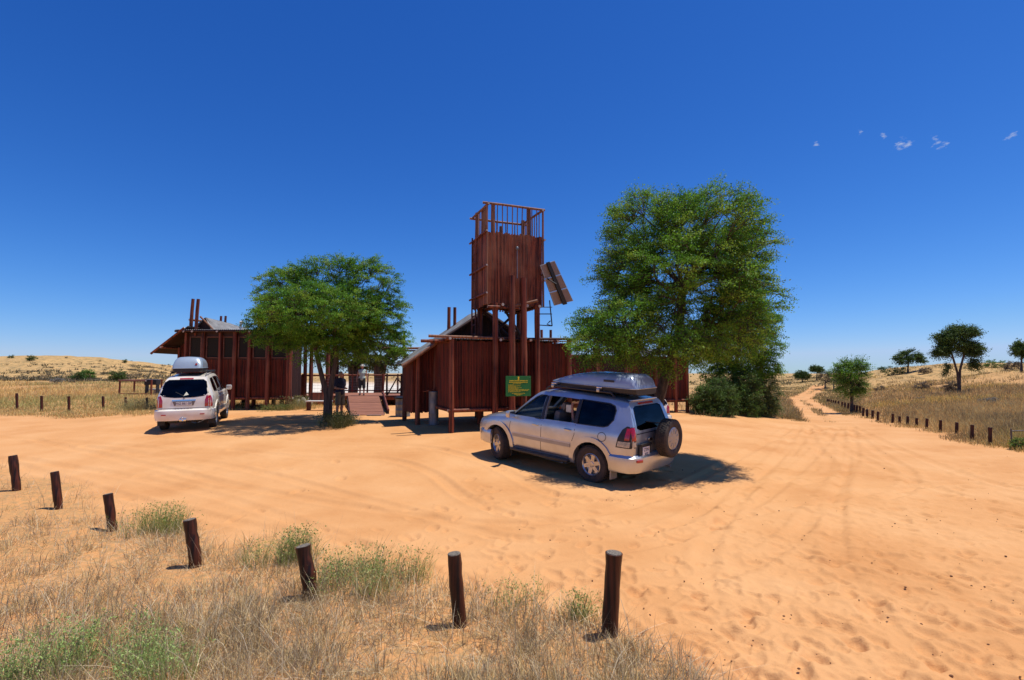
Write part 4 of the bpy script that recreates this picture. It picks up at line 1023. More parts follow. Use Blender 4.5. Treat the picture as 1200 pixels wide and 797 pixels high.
wins = [(221.5, 235.5), (241, 256.5), (261, 273.5), (278.5, 290.5), (296, 312), (318, 336)]
edge = [lx(218)] + sum([[lx(a), lx(b_)] for a, b_ in wins], []) + [LW]
W = MB()
for i in range(0, len(edge), 2): W.box(((edge[i] + edge[i + 1]) / 2, .01, (zw0 + zw1) / 2), (edge[i + 1] - edge[i], .05, zw1 - zw0 + .1))
W.build('pier', 'reed', lb)
for a, b_ in wins:
    x0, x1_ = lx(a), lx(b_); fr = MB(); w_ = .045
    for c, d in ((((x0 + x1_) / 2, -.03, zw1 - w_ / 2), (x1_ - x0, .06, w_)), (((x0 + x1_) / 2, -.03, zw0 + w_ / 2), (x1_ - x0, .06, w_)), ((x0 + w_ / 2, -.03, (zw0 + zw1) / 2), (w_, .06, zw1 - zw0 - 2 * w_)), ((x1_ - w_ / 2, -.03, (zw0 + zw1) / 2), (w_, .06, zw1 - zw0 - 2 * w_))): fr.box(c, d, bev=.006)
    fo = fr.build('window', 'log_h', lb); MB().box(((x0 + x1_) / 2, .0, (zw0 + zw1) / 2), (x1_ - x0 - .06, .012, zw1 - zw0 - .06)).build('pane', 'net', fo)
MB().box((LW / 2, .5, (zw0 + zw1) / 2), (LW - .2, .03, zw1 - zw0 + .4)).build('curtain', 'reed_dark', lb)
for px_, r in ((218, .06), (238.5, .08), (258.5, .08), (275.5, .095), (292.5, .085), (315, .09), (340, .13)):
    x = lx(px_); top = zr; part_log('post', lb, (x, -.12, zt(L0.x + x, YB - .1) - .1), (x, -.12, top), r, 'log')
for x in (1.0, 2.6, 4.2):
    for y in ((1.2, 3.3) if x < 4 else (.7,)): part_log('post', lb, (x, y, zt(L0.x + x, YB + y) - .1), (x, y, zf), .1, 'log')
part_log('floor_beam', lb, (-.1, -.05, zf - .02), (LW + .1, -.05, zf - .02), .06, 'log', True)
corrugated('flat_roof', lb, (-.35, -.35, zr + .06), (LW + .2, -.35, zr + .06), (3.3, 3.8, zr + .16), (-.35, 3.8, zr + .16))
part_log('eave_log', lb, (-.4, -.3, zr), (LW + .3, -.3, zr - .01), .05, 'reed_dark', True)
for x in (.05, .45, 1.6, 3.1, 4.3): part_log('rafter', lb, (x, -.42, zr - .03), (x, 3.7 if x < 3.2 else 1.2, zr - .03), .05, 'reed_dark', True)
# steep lean-to on the left end
ex, ez = at(184, 412, YB).x - L0.x, at(180, 413, YB).z; tx_, tz_ = lx(214), at(214, 384, YB).z
corrugated('lean_to_roof', lb, (ex, 3.8, ez), (ex, -.3, ez), (tx_ + .35, -.3, tz_ + .06), (tx_ + .35, 3.8, tz_ + .06))
part_log('bargeboard', lb, (ex - .05, -.33, ez - .07), (tx_ + .2, -.33, tz_ - .03), .05, 'log', True)
part_log('purlin', lb, (ex + .5, -.5, ez + .22), (ex + .5, 3.6, ez + .22), .05, 'log', True)
W = MB(); xx = lx(200); reeds(W, (xx, .6), (0, .6), zf, zr - .1, w=.07, ztop=lambda u: ez + .42 + (tz_ - ez) * .45 * u - .1); W.build('lean_to_wall', 'reed', lb)
W = MB(); reeds(W, (xx, 3.6), (xx, .6), zf, ez + .25, w=.07, out=(-1, 0)); W.build('lean_to_wall', 'reed', lb)
part_log('post', lb, (xx, .55, zt(L0.x + xx, YB) - .1), (xx, .55, ez + .25), .08, 'log')
sf_ = MB(); sf_.add([(ex + .04, -.26, ez - .05), (tx_ + .3, -.26, tz_ - .02), (tx_ + .3, 3.76, tz_ - .02), (ex + .04, 3.76, ez - .05), (ex + .04, -.26, ez - .02), (tx_ + .3, -.26, tz_ + .01), (tx_ + .3, 3.76, tz_ + .01), (ex + .04, 3.76, ez - .02)], [(0, 1, 2, 3), (7, 6, 5, 4), (0, 4, 5, 1), (1, 5, 6, 2), (2, 6, 7, 3), (3, 7, 4, 0)]); sf_.build('shade_sheet', 'reed_dark', lb)  # dark sheet added beneath the lean-to roof to stand for its shade
# ridge poles and raised corrugated gable
for px_, pb, t_ in ((219.5, 0, 350), (225.7, -.1, 350), (254, 2.6, 370), (259.5, 2.6, 370)):
    x = at(px_, 440, YB + pb).x - L0.x; part_log('ridge_pole', lb, (x, pb + .1, zr - .2), (x + .06, pb + .1, at(px_, t_, YB + pb).z), .075 if pb < 1 else .06, 'log')
part_log('ridge_log', lb, (lx(215), .25, at(215, 374, YB).z), (lx(229), 1.2, at(229, 377, YB + 1).z), .05, 'log_weathered', True)
g0, g1, g2, g3 = (lx(229), .6, at(229, 372, YB + .6).z), (at(243, 387, YB).x - L0.x, .3, zr + .12), (at(258, 387, YB).x - L0.x + .3, 3.4, zr + .16), (at(250, 380, YB + 2).x - L0.x, 3.4, at(229, 372, YB + .6).z)
corrugated('ridge_roof', lb, g1, g2, g3, g0)
corrugated('ridge_roof', lb, (lx(219), 3.4, zr + .16), (lx(217), .3, zr + .12), g0, g3)
W = MB(); W.add([(lx(217), .62, zr + .05), (lx(243), .62, zr + .05), g0, (lx(217), .70, zr + .05), (lx(243), .70, zr + .05), (g0[0], .70, g0[2])], [(0, 1, 2), (5, 4, 3), (0, 3, 4, 1), (1, 4, 5, 2), (2, 5, 3, 0)]); W.build('gable_board', 'reed_dark', lb)
part_log('bargeboard', lb, (lx(228), .27, g0[2]), (lx(244), .27, zr + .1), .04, 'log_weathered')
xp = lx(273.5)
m_ = MB(); m_.tube([(xp, .5, zr), (xp, .5, zr + .38), (xp + .06, .5, zr + .46)], .055, 10); m_.ball((xp + .03, .5, zr + .48), (.10, .08, .07)); m_.build('vent_pipe', 'plate_white', lb, True)

# porch posts and rails right of the building, along the deck front
dk0 = G(425, 487); YD = 27.0
zd = at(425, 463.5, YD).z
dk = thing('wooden_deck', 'raised timber deck with log railings and wire infill between the two buildings', 'deck', (at(415, 440, YD).x, YD, 0))
dx = lambda px_, y=0: at(px_, 440, YD + y).x - dk.location.x
X0, X1 = dx(345, 0), dx(487, 0)
m_ = MB(); nb_ = 24
for i in range(nb_): m_.box(((X0 + X1) / 2, .08 + i * .17, zd - .03), (X1 - X0, .155, .045), bev=.006)
m_.build('floor_boards', 'deckwood', dk)
m_ = MB(); m_.box(((X0 + X1) / 2, -.05, zd - .14), (X1 - X0, .07, .17)); m_.box(((X0 + X1) / 2, 4.1, zd - .14), (X1 - X0, .07, .17)); m_.build('fascia', 'log', dk)
def railing(x0, x1_, y, step, wires=5, top=1.05, rm='log'):
    n = max(1, round(abs(x1_ - x0) / step))
    for i in range(n + 1):
        x = x0 + (x1_ - x0) * i / n; part_log('rail_post', dk, (x, y, zd - .05), (x, y, zd + top + .08), .05, rm)
    part_log('rail', dk, (x0 - .1, y, zd + top), (x1_ + .1, y, zd + top), .045, rm); part_log('rail', dk, (x0 - .1, y, zd + .12), (x1_ + .1, y, zd + .12), .035, rm)
    m_ = MB()
    for k in range(wires): z = zd + .2 + (top - .25) * k / wires; m_.tube([(x0, y, z), (x1_, y, z)], .004, 4)
    q = x0
    while q < x1_: m_.tube([(q, y, zd + .15), (q, y, zd + top)], .003, 3); q += .16
    m_.build('wire_mesh', 'mesh_wire', dk)
railing(X0, X1, 4.0, .95)
railing(dx(355), dx(402), 0.0, 1.1)
railing(dx(452), dx(486), 0.3, .8, rm='reed_dark')
for px_, y, t_, r, mm_ in ((357.5, -.1, 398, .09, 'log'), (364.5, -.1, 396, .10, 'log'), (353.5, .6, 440, .06, 'log'), (384, 2.5, 405, .12, 'log'), (473, .1, 388, .075, 'reed_dark'), (478.5, .2, 434, .08, 'reed_dark'), (449, 2, 438, .07, 'log')):
    x = dx(px_, y); w = (dk.location.x + x, YD + y); part_log('post', dk, (x, y, zt(*w) - .1), (x, y, at(px_, t_, YD + y).z), r, mm_)
for i in range(8):
    x = X0 + .3 + (X1 - X0 - .6) * i / 7; part_log('post', dk, (x, .3, zt(dk.location.x + x, YD) - .1), (x, .3, zd - .08), .08, 'reed_dark')
# log pergola beam over the right end of the deck
part_log('beam', dk, (dx(448), .1, at(448, 408, YD).z), (dx(492), .1, at(492, 408, YD).z), .06, 'log_weathered', True)
part_log('beam', dk, (dx(452), 1.2, at(452, 411, YD + 1.2).z), (dx(492), 1.2, at(492, 411, YD + 1.2).z), .05, 'reed_dark', True)
for a_, b_ in (((452, 463), (463, 443)), ((463, 443), (478, 461)), ((478, 442), (463, 461))): part_log('brace', dk, (dx(a_[0]), .45, at(*a_, YD).z), (dx(b_[0]), .45, at(*b_, YD).z), .035, 'reed_dark')
# shaded slatted screen walls behind the porch, left of the ramp
W = MB(); reeds(W, (dx(385, 3.2), 3.2), (dx(397, 3.2), 3.2), zd, at(390, 408, YD + 3).z, w=.08); W.build('screen_wall', 'reed_dark', dk)
sk_ = MB(); reeds(sk_, (dx(446), .5), (dx(500), .5), -.1, zd - .06, w=.12); sk_.build('shade_skirt', 'reed_dark', dk); sk_ = MB(); reeds(sk_, (X0, 1.2), (dx(403), 1.2), -.1, zd - .06, w=.12); sk_.build('shade_skirt', 'reed_dark', dk)  # dark boards added to stand for the shade below the deck
m_ = MB(); m_.box(((X0 + dx(400)) / 2, -.35, zd - .32), (dx(400) - X0, .05, .22)); m_.build('skirt_board', 'log', dk)
for px_ in (348.5, 355.5, 363): 
    pass
# ramp
ra = thing('wooden_ramp', 'reddish plank ramp leading from the sand up to the deck', 'ramp', (G(429, 487).x, G(429, 487).y, 0))
g = G(429, 487.5); z0r = g.z + .03; y1r = YD - ra.location.y - .1
xl0, xr0 = G(411, 487).x - ra.location.x, G(449, 487.5).x - ra.location.x; xl1, xr1 = at(409, 440, YD).x - ra.location.x, at(445, 440, YD).x - ra.location.x
m_ = MB(); n = 34
for i in range(n):
    a_, b_ = i / n + .002, (i + 1) / n - .002
    def P(u, s, dz): return ((xl0 + (xl1 - xl0) * u) if s == 0 else (xr0 + (xr1 - xr0) * u), y1r * u, z0r + (zd - .02 - z0r) * u + dz)
    j = random.uniform(-.006, .006)
    m_.add([P(a_, 0, j), P(a_, 1, j), P(b_, 1, j), P(b_, 0, j), P(a_, 0, j - .035), P(a_, 1, j - .035), P(b_, 1, j - .035), P(b_, 0, j - .035)], [(0, 1, 2, 3), (7, 6, 5, 4), (0, 4, 5, 1), (1, 5, 6, 2), (2, 6, 7, 3), (3, 7, 4, 0)])
m_.build('boards', 'deckwood', ra)
for s in (0, 1):
    p, q = P(0, s, -.1), P(1, s, -.12); part_log('bearer', ra, p, q, .06, 'reed_dark')
for u in (.45, .8):
    for s in (0, 1): p = P(u, s, -.08); part_log('post', ra, (p[0], p[1], zt(ra.location.x + p[0], ra.location.y + p[1]) - .1), p, .06, 'reed_dark')
m_ = MB(); m_.box(((xl0 + xr0) / 2 + .3, -.12, z0r - .005), ((xr0 - xl0) * .42, .12, .03)); m_.box(((xl0 + xr0) / 2 - .5, -.13, z0r - .005), ((xr0 - xl0) * .30, .12, .03)); m_.build('kick_plate', 'drum', ra)
# handrail wall and shade boards right of the ramp
hw = thing('ramp_barrier', 'dark solid timber barrier sloping down the right side of the ramp', 'railing', (ra.location.x, ra.location.y, 0))
m_ = MB()
q0, q1 = P(.12, 1, 0), P(.99, 1, 0)
for off in (.18,):
    m_.add([(q0[0] + off, q0[1], q0[2] - .2), (q1[0] + off, q1[1], q1[2] - .9), (q1[0] + off, q1[1], q1[2] + .18), (q0[0] + off, q0[1], q0[2] + .05), (q0[0] + off + .06, q0[1], q0[2] - .2), (q1[0] + off + .06, q1[1], q1[2] - .9), (q1[0] + off + .06, q1[1], q1[2] + .18), (q0[0] + off + .06, q0[1], q0[2] + .05)],
           [(0, 1, 2, 3), (7, 6, 5, 4), (0, 4, 5, 1), (1, 5, 6, 2), (2, 6, 7, 3), (3, 7, 4, 0)])
m_.build('panel', 'reed_dark', hw)
part_log('handrail', hw, (q0[0] + .21, q0[1], q0[2] + .08), (q1[0] + .21, q1[1], q1[2] + .22), .04, 'log')
# low bench below the deck, red cloth on the porch
bp_ = G(374, 481); bn = thing('bench', 'low red-brown bench with pale top plank, behind the acacia trunk', 'bench', bp_)
MB().box((0, 0, .42), (1.1, .4, .05), bev=.01).build('seat', 'plate_white', bn); MB().box((0, .22, .62), (1.1, .05, .38), bev=.01).build('backrest', 'log', bn)
for x in (-.48, .48): MB().box((x, 0, .19), (.08, .36, .42), bev=.01).build('leg', 'log', bn)
for lab, px_ in (('pale stone at the foot of the deck, left of the three', 348.5), ('pale stone at the foot of the deck, middle of the three', 355.5), ('pale stone at the foot of the deck, right of the three', 363)):
    g = G(px_, 471); m_ = MB(); m_.ball((0, 0, .12), (.16, .12, .17)); o = m_.build('stone', 'stone', None, True); o.location = at(px_, 468.5, 26.0); o.location.z = zt(o.location.x, 26.0)
    o.scale = (1, 1, max(1, (at(px_, 465, 26).z - o.location.z) / .3)); tag(o, lab, 'stone', 'pale stones under the deck edge')
cl = MB(); 
for i in range(7): cl.box((math.sin(i) * .012, .02 * math.cos(i * 2), -i * .085), (.17 + .02 * math.sin(i * 1.7), .07, .10), bev=.03)
c_ = cl.build('red_cloth', 'cloth_red', None, True); c_.location = at(348, 417, YD - .25); c_.rotation_euler = (0, R(4), 0); tag(c_, 'bright red cloth hanging on the porch post beside the left building', 'cloth')

# ---- rail enclosure and grill stand on the left
rf_y = G(145, 465).y
rf = thing('wooden_rail', 'low reddish wooden rail enclosure at the edge of the field, left of the white car', 'fence', (at(140, 465, rf_y).x, rf_y, 0))
ry = lambda px_, y=0: at(px_, 440, rf_y + y).x - rf.location.x
zg = zt(rf.location.x, rf_y); zt1 = at(150, 446, rf_y).z
for px_, y in ((141, 0), (178, 0), (158, 3), (174, 3), (190, 3)): part_log('post', rf, (ry(px_, y), y, zg - .2), (ry(px_, y), y, zt1 + .05), .06)
part_log('rail', rf, (ry(140), -.06, zt1), (ry(172), -.06, zt1 - .02), .05, 'log_h', True)
part_log('rail', rf, (ry(141), 0, zt1), (ry(158, 3), 3, zt1), .05, 'log_h'); part_log('rail', rf, (ry(158, 3), 3, zt1), (ry(192, 3), 3, zt1), .05, 'log_h')
part_log('rail', rf, (ry(141), 0, zg + .2), (ry(178), 0, zg + .2), .035, 'log')
gs = thing('grill_stand', 'dark metal grill box on legs behind the wooden rail', 'grill', (at(179, 440, rf_y + 1).x, rf_y + 1, zg))
zz = at(179, 448, rf_y + 1).z - zg; hh = at(179, 443, rf_y + 1).z - at(179, 449, rf_y + 1).z
MB().box((0, 0, zz), (.85, .45, hh), bev=.02).build('fire_box', 'black_metal', gs)
for x in (-.38, .38): MB().box((x, 0, zz / 2 - .1), (.04, .3, zz - .05)).build('leg', 'black_metal', gs)
MB().box((0, -.02, zz + hh / 2 + .02), (.75, .35, .015)).build('grate', 'steel', gs)
gl = thing('concrete_slab', 'pale low concrete table beside the rail enclosure', 'table', (at(186, 440, rf_y + 2).x, rf_y + 2, zt(at(186, 440, rf_y + 2).x, rf_y + 2)))
MB().box((0, 0, .45), (1.2, .8, .1), bev=.02).build('tabletop', 'stone', gl); MB().box((0, 0, .2), (.4, .4, .4), bev=.02).build('base', 'stone', gl)

# trees behind the deck
BG = [(.085, .12, .03), (.07, .10, .025), (.11, .14, .04)]
for lab, px_, D_, lob in (('acacia behind the deck railing, left of the standing person', 413, 36, [(405, 418, 26, 12), (425, 425, 22, 8)]),
                         ('thick-stemmed acacia behind the deck railing, right of the standing person', 443, 35, [(440, 415, 28, 12), (462, 420, 16, 8), (450, 428, 18, 6)])):
    x = at(px_, 440, D_).x; b = (x, D_, zt(x, D_))
    tree('acacia_tree', lab, 'tree', b, [[b, tuple(at(px_ - 1, 450, D_)), tuple(at(px_ - 3, 425, D_))], [b, tuple(at(px_ + 4, 450, D_)), tuple(at(px_ + 8, 425, D_))], [b, tuple(at(px_ + 1, 448, D_)), tuple(at(px_ + 2, 420, D_))]],
         lobes(lob, D_), 110, 5, 12, .6, .07, BG, .45, thin=.02, k1=5)

# ------------------------------------------------------------------ bollard posts
def bollard(lab, px_, py_, top_px, top_py, r, group, lean=None):
    b = G(px_, py_); t = at(top_px, top_py, b.y); v = t - b
    o = MB(); H = v.length; k = 7
    pts = [Vector((0, 0, -.12))] + [v * (i / k) + Vector((random.uniform(-.003, .003), random.uniform(-.003, .003), 0)) for i in range(1, k + 1)]
    rad = [r * random.uniform(.90, 1.06) for _ in pts]; o.tube(pts, rad, 18)
    root = thing('bollard', lab, 'post', b, 0, group); s = o.build('shaft', 'post_dark', root, True)
    d = v.normalized(); e = MB(); e.tube([v - d * .002, v + d * .006], [r * .93, r * .88], 18)
    e.build('top', 'post_end', root)
    return root
near = [(20, 575, 15, 534), (69, 597, 64, 553), (132, 622, 126.5, 579), (230, 664, 222, 609), (366, 702, 355, 640), (539, 734, 532, 649), (714, 746, 719.5, 648)]
labs = ['leftmost dark timber post of the near row, at the left edge', 'near row dark post, second from the left, blackest of them', 'near row dark post, third from the left, above the weeds',
        'near row dark post, fourth from the left, with small red knot', 'near row leaning post between two green tussocks, fifth from the left', 'second timber post from the right in the near row, with bare sand at its foot',
        'largest and rightmost dark timber post of the near row']
for (a, b_, c, d), l in zip(near, labs):
    D_ = G(a, b_).y; bollard(l, a, b_, c, d, {0: 4.2, 1: 4.1, 2: 4.8, 3: 6.6, 4: 8.2, 5: 8.0, 6: 9.6}[near.index((a, b_, c, d))] * D_ / F / 1.0, 'dark timber posts along the near grass bank')
ordn = ['first', 'second', 'third', 'fourth', 'fifth', 'sixth', 'seventh', 'eighth', 'ninth', 'tenth', 'eleventh', 'twelfth', 'thirteenth', 'fourteenth', 'fifteenth', 'sixteenth', 'seventeenth', 'eighteenth', 'nineteenth', 'twentieth',
        'twenty-first', 'twenty-second', 'twenty-third', 'twenty-fourth', 'twenty-fifth', 'twenty-sixth', 'twenty-seventh', 'twenty-eighth', 'twenty-ninth']
for i, (x, y, ty) in enumerate(((20, 480.5, 461), (49, 482.5, 464), (81, 483, 464.5), (121, 479, 464.5), (147.5, 477.5, 465.5), (172.5, 479.5, 466))):
    bollard(f'short dark post before the dry left field, {ordn[i]} from the left edge', x, y, x - .4, ty, .055, 'posts edging the left field')
rp = [(1160, 522, 501), (1139, 516.8, 498), (1121, 509, 495), (1102, 506.7, 492.5), (1086, 502.7, 490.5), (1074, 500.5, 490), (1063.5, 498.7, 488), (1054, 497, 488), (1046, 496, 485), (1028.5, 493.3, 482.5), (1022.4, 490.7, 481), (1016, 490, 479.7), (1011.5, 488, 478),
      (1007.5, 484.3, 476), (1004, 484, 475), (1001, 483, 474.5), (997.5, 482, 474), (993.9, 480.7, 472.4), (990, 479.3, 471.7), (986.7, 478, 471), (982.4, 474.7, 470), (979, 473.9, 469.4), (976.5, 473.3, 469), (973.9, 472.5, 468.5), (971.5, 472, 468.2), (969.6, 471.5, 467.8)]
for i, (x, y, ty) in enumerate(rp):
    D_ = G(x, y).y
    bollard(f'{ordn[i]} dark post counting from the right along the row beside the sandy track', x, y, x + .3, ty, (.052 if D_ < 26 else .065), 'posts edging the grassy slope by the track')
# light wire gate frame at the right edge
gw = G(1186, 524); fw_ = thing('wire_fence', 'thin pale pole and wire fence end at the right edge of the picture', 'fence', gw)
part_log('post', fw_, (0, 0, -.1), (0, 0, at(1186, 502, gw.y).z - gw.z), .022, 'bark_dead'); part_log('rail', fw_, (0, 0, at(1186, 505, gw.y).z - gw.z), (1.6, .1, at(1186, 504, gw.y).z - gw.z), .018, 'bark_dead')
part_log('post', fw_, (1.6, .1, -.1), (1.6, .1, at(1186, 502, gw.y).z - gw.z), .022, 'bark_dead')
# ------------------------------------------------------------------ vehicles
def interp(x, t): return float(np.interp(x, [p[0] for p in t], [p[1] for p in t]))
def body_mesh(P, ns=72, dw=0, dt=0, zb=None, s0=0, s1=1, ymul=1):
    zb = P['zb'] if zb is None else zb
    mb = MB(); ss = s0 + (s1 - s0) * (1 - np.cos(np.linspace(0, np.pi, ns))) / 2
    rows = []
    for s in ss:
        xm = interp(1.0, P['xr']) + s * (interp(1.0, P['xf']) - interp(1.0, P['xr']))
        T = interp(xm, P['T']) - dt; sh = min(interp(xm, P['belt']), T - .06)
        Wp = P['W'] * interp(s, P['plan']) - dw
        k = min(1, max(0, (T - sh - .06) / .55)); WT = (Wp - .09) * (1 - k) + (P['WR'] * (.9 + .1 * interp(s, P['plan'])) - dw) * k
        lo = zb + .12; R_ = [(0, zb), (Wp - .2, zb), (Wp - .06, zb + .03), (Wp - .02, zb + .10)]
        for f, in_ in ((.2, .004), (.42, 0), (.64, .002), (.82, .010), (.93, .022), (1, .038)): R_.append((Wp - in_, lo + (sh - lo) * f))
        for f in (.12, .3, .5, .7, .86, 1):
            R_.append(((Wp - .045) + (WT - Wp + .045) * f + .025 * math.sin(f * math.pi) * k, sh + (T - .075 - sh) * f + .006))
        R_ += [(WT - .035, T - .035), (WT - .10, T - .010), (WT * .55, T + .012), (0, T + .02)]
        out = []
        for y, z in R_:
            xr, xf = interp(z, P['xr']), interp(z, P['xf']); out.append((xr + s * (xf - xr), y * ymul, z))
        rows.append(out)
    n = len(rows[0]); vs = []; fs = []; idx = []
    for r in rows:
        ring = r + [(x, -y, z) for x, y, z in r[-2:0:-1]]; idx.append(len(vs)); vs += ring
    m = 2 * n - 2
    for i in range(len(rows) - 1):
        for j in range(m):
            a, b = idx[i] + j, idx[i] + (j + 1) % m; fs.append((a, b, b + m, a + m))
    for e in (0, len(rows) - 1):
        b = idx[e]
        for j in range(n - 1):
            q = [b + j, b + j + 1, b + (m - j - 1) % m, b + (m - j) % m]; q = [v for i_, v in enumerate(q) if v not in q[:i_]]
            if len(q) >= 3: fs.append(tuple(q))
    return mb.add(vs, fs)
def tmp_obj(mb):
    return mb.build('tmp', 'rubber')
def boolean(o, cutters, op='DIFFERENCE'):
    for c in cutters:
        md = o.modifiers.new('b', 'BOOLEAN'); md.object = c; md.operation = op; md.solver = 'EXACT'
    dg = bpy.context.evaluated_depsgraph_get(); dg.update()
    me = bpy.data.meshes.new_from_object(o.evaluated_get(dg)); o.modifiers.clear(); old = o.data; o.data = me
    for c in cutters: bpy.data.objects.remove(c)
    return o
class Surf:
    def __init__(s, mb):
        bm = bmesh.new(); vs = [bm.verts.new(v) for v in mb.v]
        for f in mb.f:
            try: bm.faces.new([vs[i] for i in f])
            except ValueError: pass
        s.t = BVHTree.FromBMesh(bm); bm.free()
    def hit(s, u, v, side):
        if side == 'L': o, d = (u, 3, v), (0, -1, 0)
        elif side == 'R': o, d = (u, -3, v), (0, 1, 0)
        elif side == 'B': o, d = (-5, u, v), (1, 0, 0)
        elif side == 'F': o, d = (5, u, v), (-1, 0, 0)
        else: o, d = (u, v, 5), (0, 0, -1)
        p, n, *_ = s.t.ray_cast(Vector(o), Vector(d))
        return (p, Vector(d)) if p is not None else (None, None)
def patch(S, outline, side, off, depth=.012, grid=.07, shift=None):
    """thin shaped panel that follows the body surface"""
    ol = [Vector(p) for p in outline]; n = len(ol)
    # resample the border
    bd = []
    for i in range(n):
        a, b = ol[i], ol[(i + 1) % n]; k = max(1, int((b - a).length / grid))
        bd += [a.lerp(b, j / k) for j in range(k)]
    xs = [p.x for p in bd]; ys = [p.y for p in bd]; inn = []
    def inside(p):
        c = False
        for i in range(len(bd)):
            a, b = bd[i], bd[i - 1]
            if (a.y > p.y) != (b.y > p.y) and p.x < (b.x - a.x) * (p.y - a.y) / (b.y - a.y) + a.x: c = not c
        return c
    x = min(xs) + grid / 2
    while x < max(xs):
        y = min(ys) + grid / 2
        while y < max(ys):
            p = Vector((x, y))
            if inside(p) and min((p - q).length for q in bd) > grid * .3: inn.append(p)
            y += grid
        x += grid
    pts = bd + inn
    r = delaunay_2d_cdt(pts, [], [list(range(len(bd)))], 1, 1e-5)
    V2, F2 = r[0], r[2]; top = []; last = None; dirs = []
    for p in V2:
        q, d = S.hit(p.x, p.y, side)
        if q is None: q, d = (last if last else (Vector((0, 0, 0)), Vector((0, -1, 0))))
        last = (q, d); top.append(q - d * off); dirs.append(d)
    N = len(top); vs = [tuple(v) for v in top] + [tuple(v + d * depth) for v, d in zip(top, dirs)]
    fs = [tuple(f) for f in F2] + [tuple(N + i for i in reversed(f)) for f in F2]
    cnt = {}
    for f in F2:
        for i in range(len(f)): e = (f[i], f[(i + 1) % len(f)]); cnt[e] = 1
    for (a, b) in cnt:
        if (b, a) not in cnt: fs.append((b, a, N + a, N + b))
    return MB().add(vs, fs)
def rrect(x0, z0, x1, z1, r=.03, k=3):
    o = []
    for cx_, cz, a0 in ((x1 - r, z1 - r, 0), (x0 + r, z1 - r, 90), (x0 + r, z0 + r, 180), (x1 - r, z0 + r, 270)):
        for i in range(k + 1): a = R(a0 + 90 * i / k); o.append((cx_ + r * math.cos(a), cz + r * math.sin(a)))
    return o
def grow(o, d):
    n = len(o); out = []; ar = sum(o[i][0] * o[(i + 1) % n][1] - o[(i + 1) % n][0] * o[i][1] for i in range(n)); sg = 1 if ar > 0 else -1
    for i in range(n):
        a, b, c = Vector(o[i - 1]), Vector(o[i]), Vector(o[(i + 1) % n]); e1 = (b - a).normalized(); e2 = (c - b).normalized()
        nn = (Vector((e1.y, -e1.x)) + Vector((e2.y, -e2.x))) * sg
        nn = nn.normalized() if nn.length > 1e-6 else Vector((0, 0)); out.append(tuple(b + nn * d))
    return out
def text(par, s, size, m, T, name='lettering', depth=.002, ext=1.0):
    c = bpy.data.curves.new('t', 'FONT'); c.body = s; c.size = size; c.extrude = depth; c.align_x = 'CENTER'; c.align_y = 'CENTER'; c.space_character = ext
    o = bpy.data.objects.new('t', c); COL.objects.link(o); dg = bpy.context.evaluated_depsgraph_get()
    me = bpy.data.meshes.new_from_object(o.evaluated_get(dg)); bpy.data.objects.remove(o)
    me.transform(T); me.materials.clear(); me.materials.append(M[m]); q = bpy.data.objects.new(name, me); COL.objects.link(q); q.parent = par; return q
def wheel(par, x, y, r, w, name='wheel', yaw=0, spokes=6, face=1, axis='y', z=None, tread=True):
    """tyre, rim; face=+1: outer face towards +y"""
    e = bpy.data.objects.new(name, None); COL.objects.link(e); e.parent = par; e.location = (x, y, r if z is None else z); e.empty_display_size = .1
    e.rotation_euler = (0, 0, yaw + (0 if face > 0 else math.pi)) if axis == 'y' else (0, 0, R(90))
    h = w / 2; ri = r * .60
    t = MB(); pr = [(ri, -h * .82), (ri + .02, -h * .95), (r * .80, -h), (r * .93, -h * .97), (r * .985, -h * .82), (r, -h * .6), (r, h * .6), (r * .985, h * .82), (r * .93, h * .97), (r * .80, h), (ri + .02, h * .95), (ri, h * .82), (ri - .012, h * .5), (ri - .012, -h * .5)]
    t.lathe(pr, 56, closed=True)
    if tread:
        nt = 46
        for i in range(nt):
            for yy, off in ((-.62, 0), (-.2, .5), (.2, 0), (.62, .5)):
                a = 2 * math.pi * (i + off) / nt; T = Matrix.Rotation(-a, 4, 'Y'); t.box((r + .002, yy * h, 0), (.014, h * .33, 2 * math.pi * r / nt * .62), T)
    t.build('tyre', 'rubber', e, True)
    m = MB(); m.lathe([(ri, -h * .8), (ri + .004, h * .80), (ri - .012, h * .86), (ri - .03, h * .72), (ri - .04, h * .2), (.0, h * .15), (0, h * .1), (ri - .05, h * .1), (ri - .05, -h * .8)], 48)
    rim = m.build('rim', 'alloy' , e, True)
    d = MB(); d.lathe([(ri - .045, h * .17), (.0, h * .155), (0, h * .12)], 40); d.build('brake_disc', 'black_metal', rim, True)
    sp = MB()
    for i in range(spokes):
        a = 2 * math.pi * i / spokes + .3; T = Matrix.Rotation(a, 4, 'Y'); L = ri - .03
        sp.add([(.03, h * .62, -.045), (.03, h * .62, .045), (L, h * .70, .036), (L, h * .70, -.036), (.03, h * .25, -.045), (.03, h * .25, .045), (L, h * .3, .036), (L, h * .3, -.036)],
               [(3, 2, 1, 0), (4, 5, 6, 7), (0, 1, 5, 4), (1, 2, 6, 5), (2, 3, 7, 6), (3, 0, 4, 7)], T)
    sp.lathe([(0, h * .72), (.05, h * .70), (.065, h * .6), (.065, h * .2)], 24); sp.build('spoke', 'alloy', rim, True)
    return e
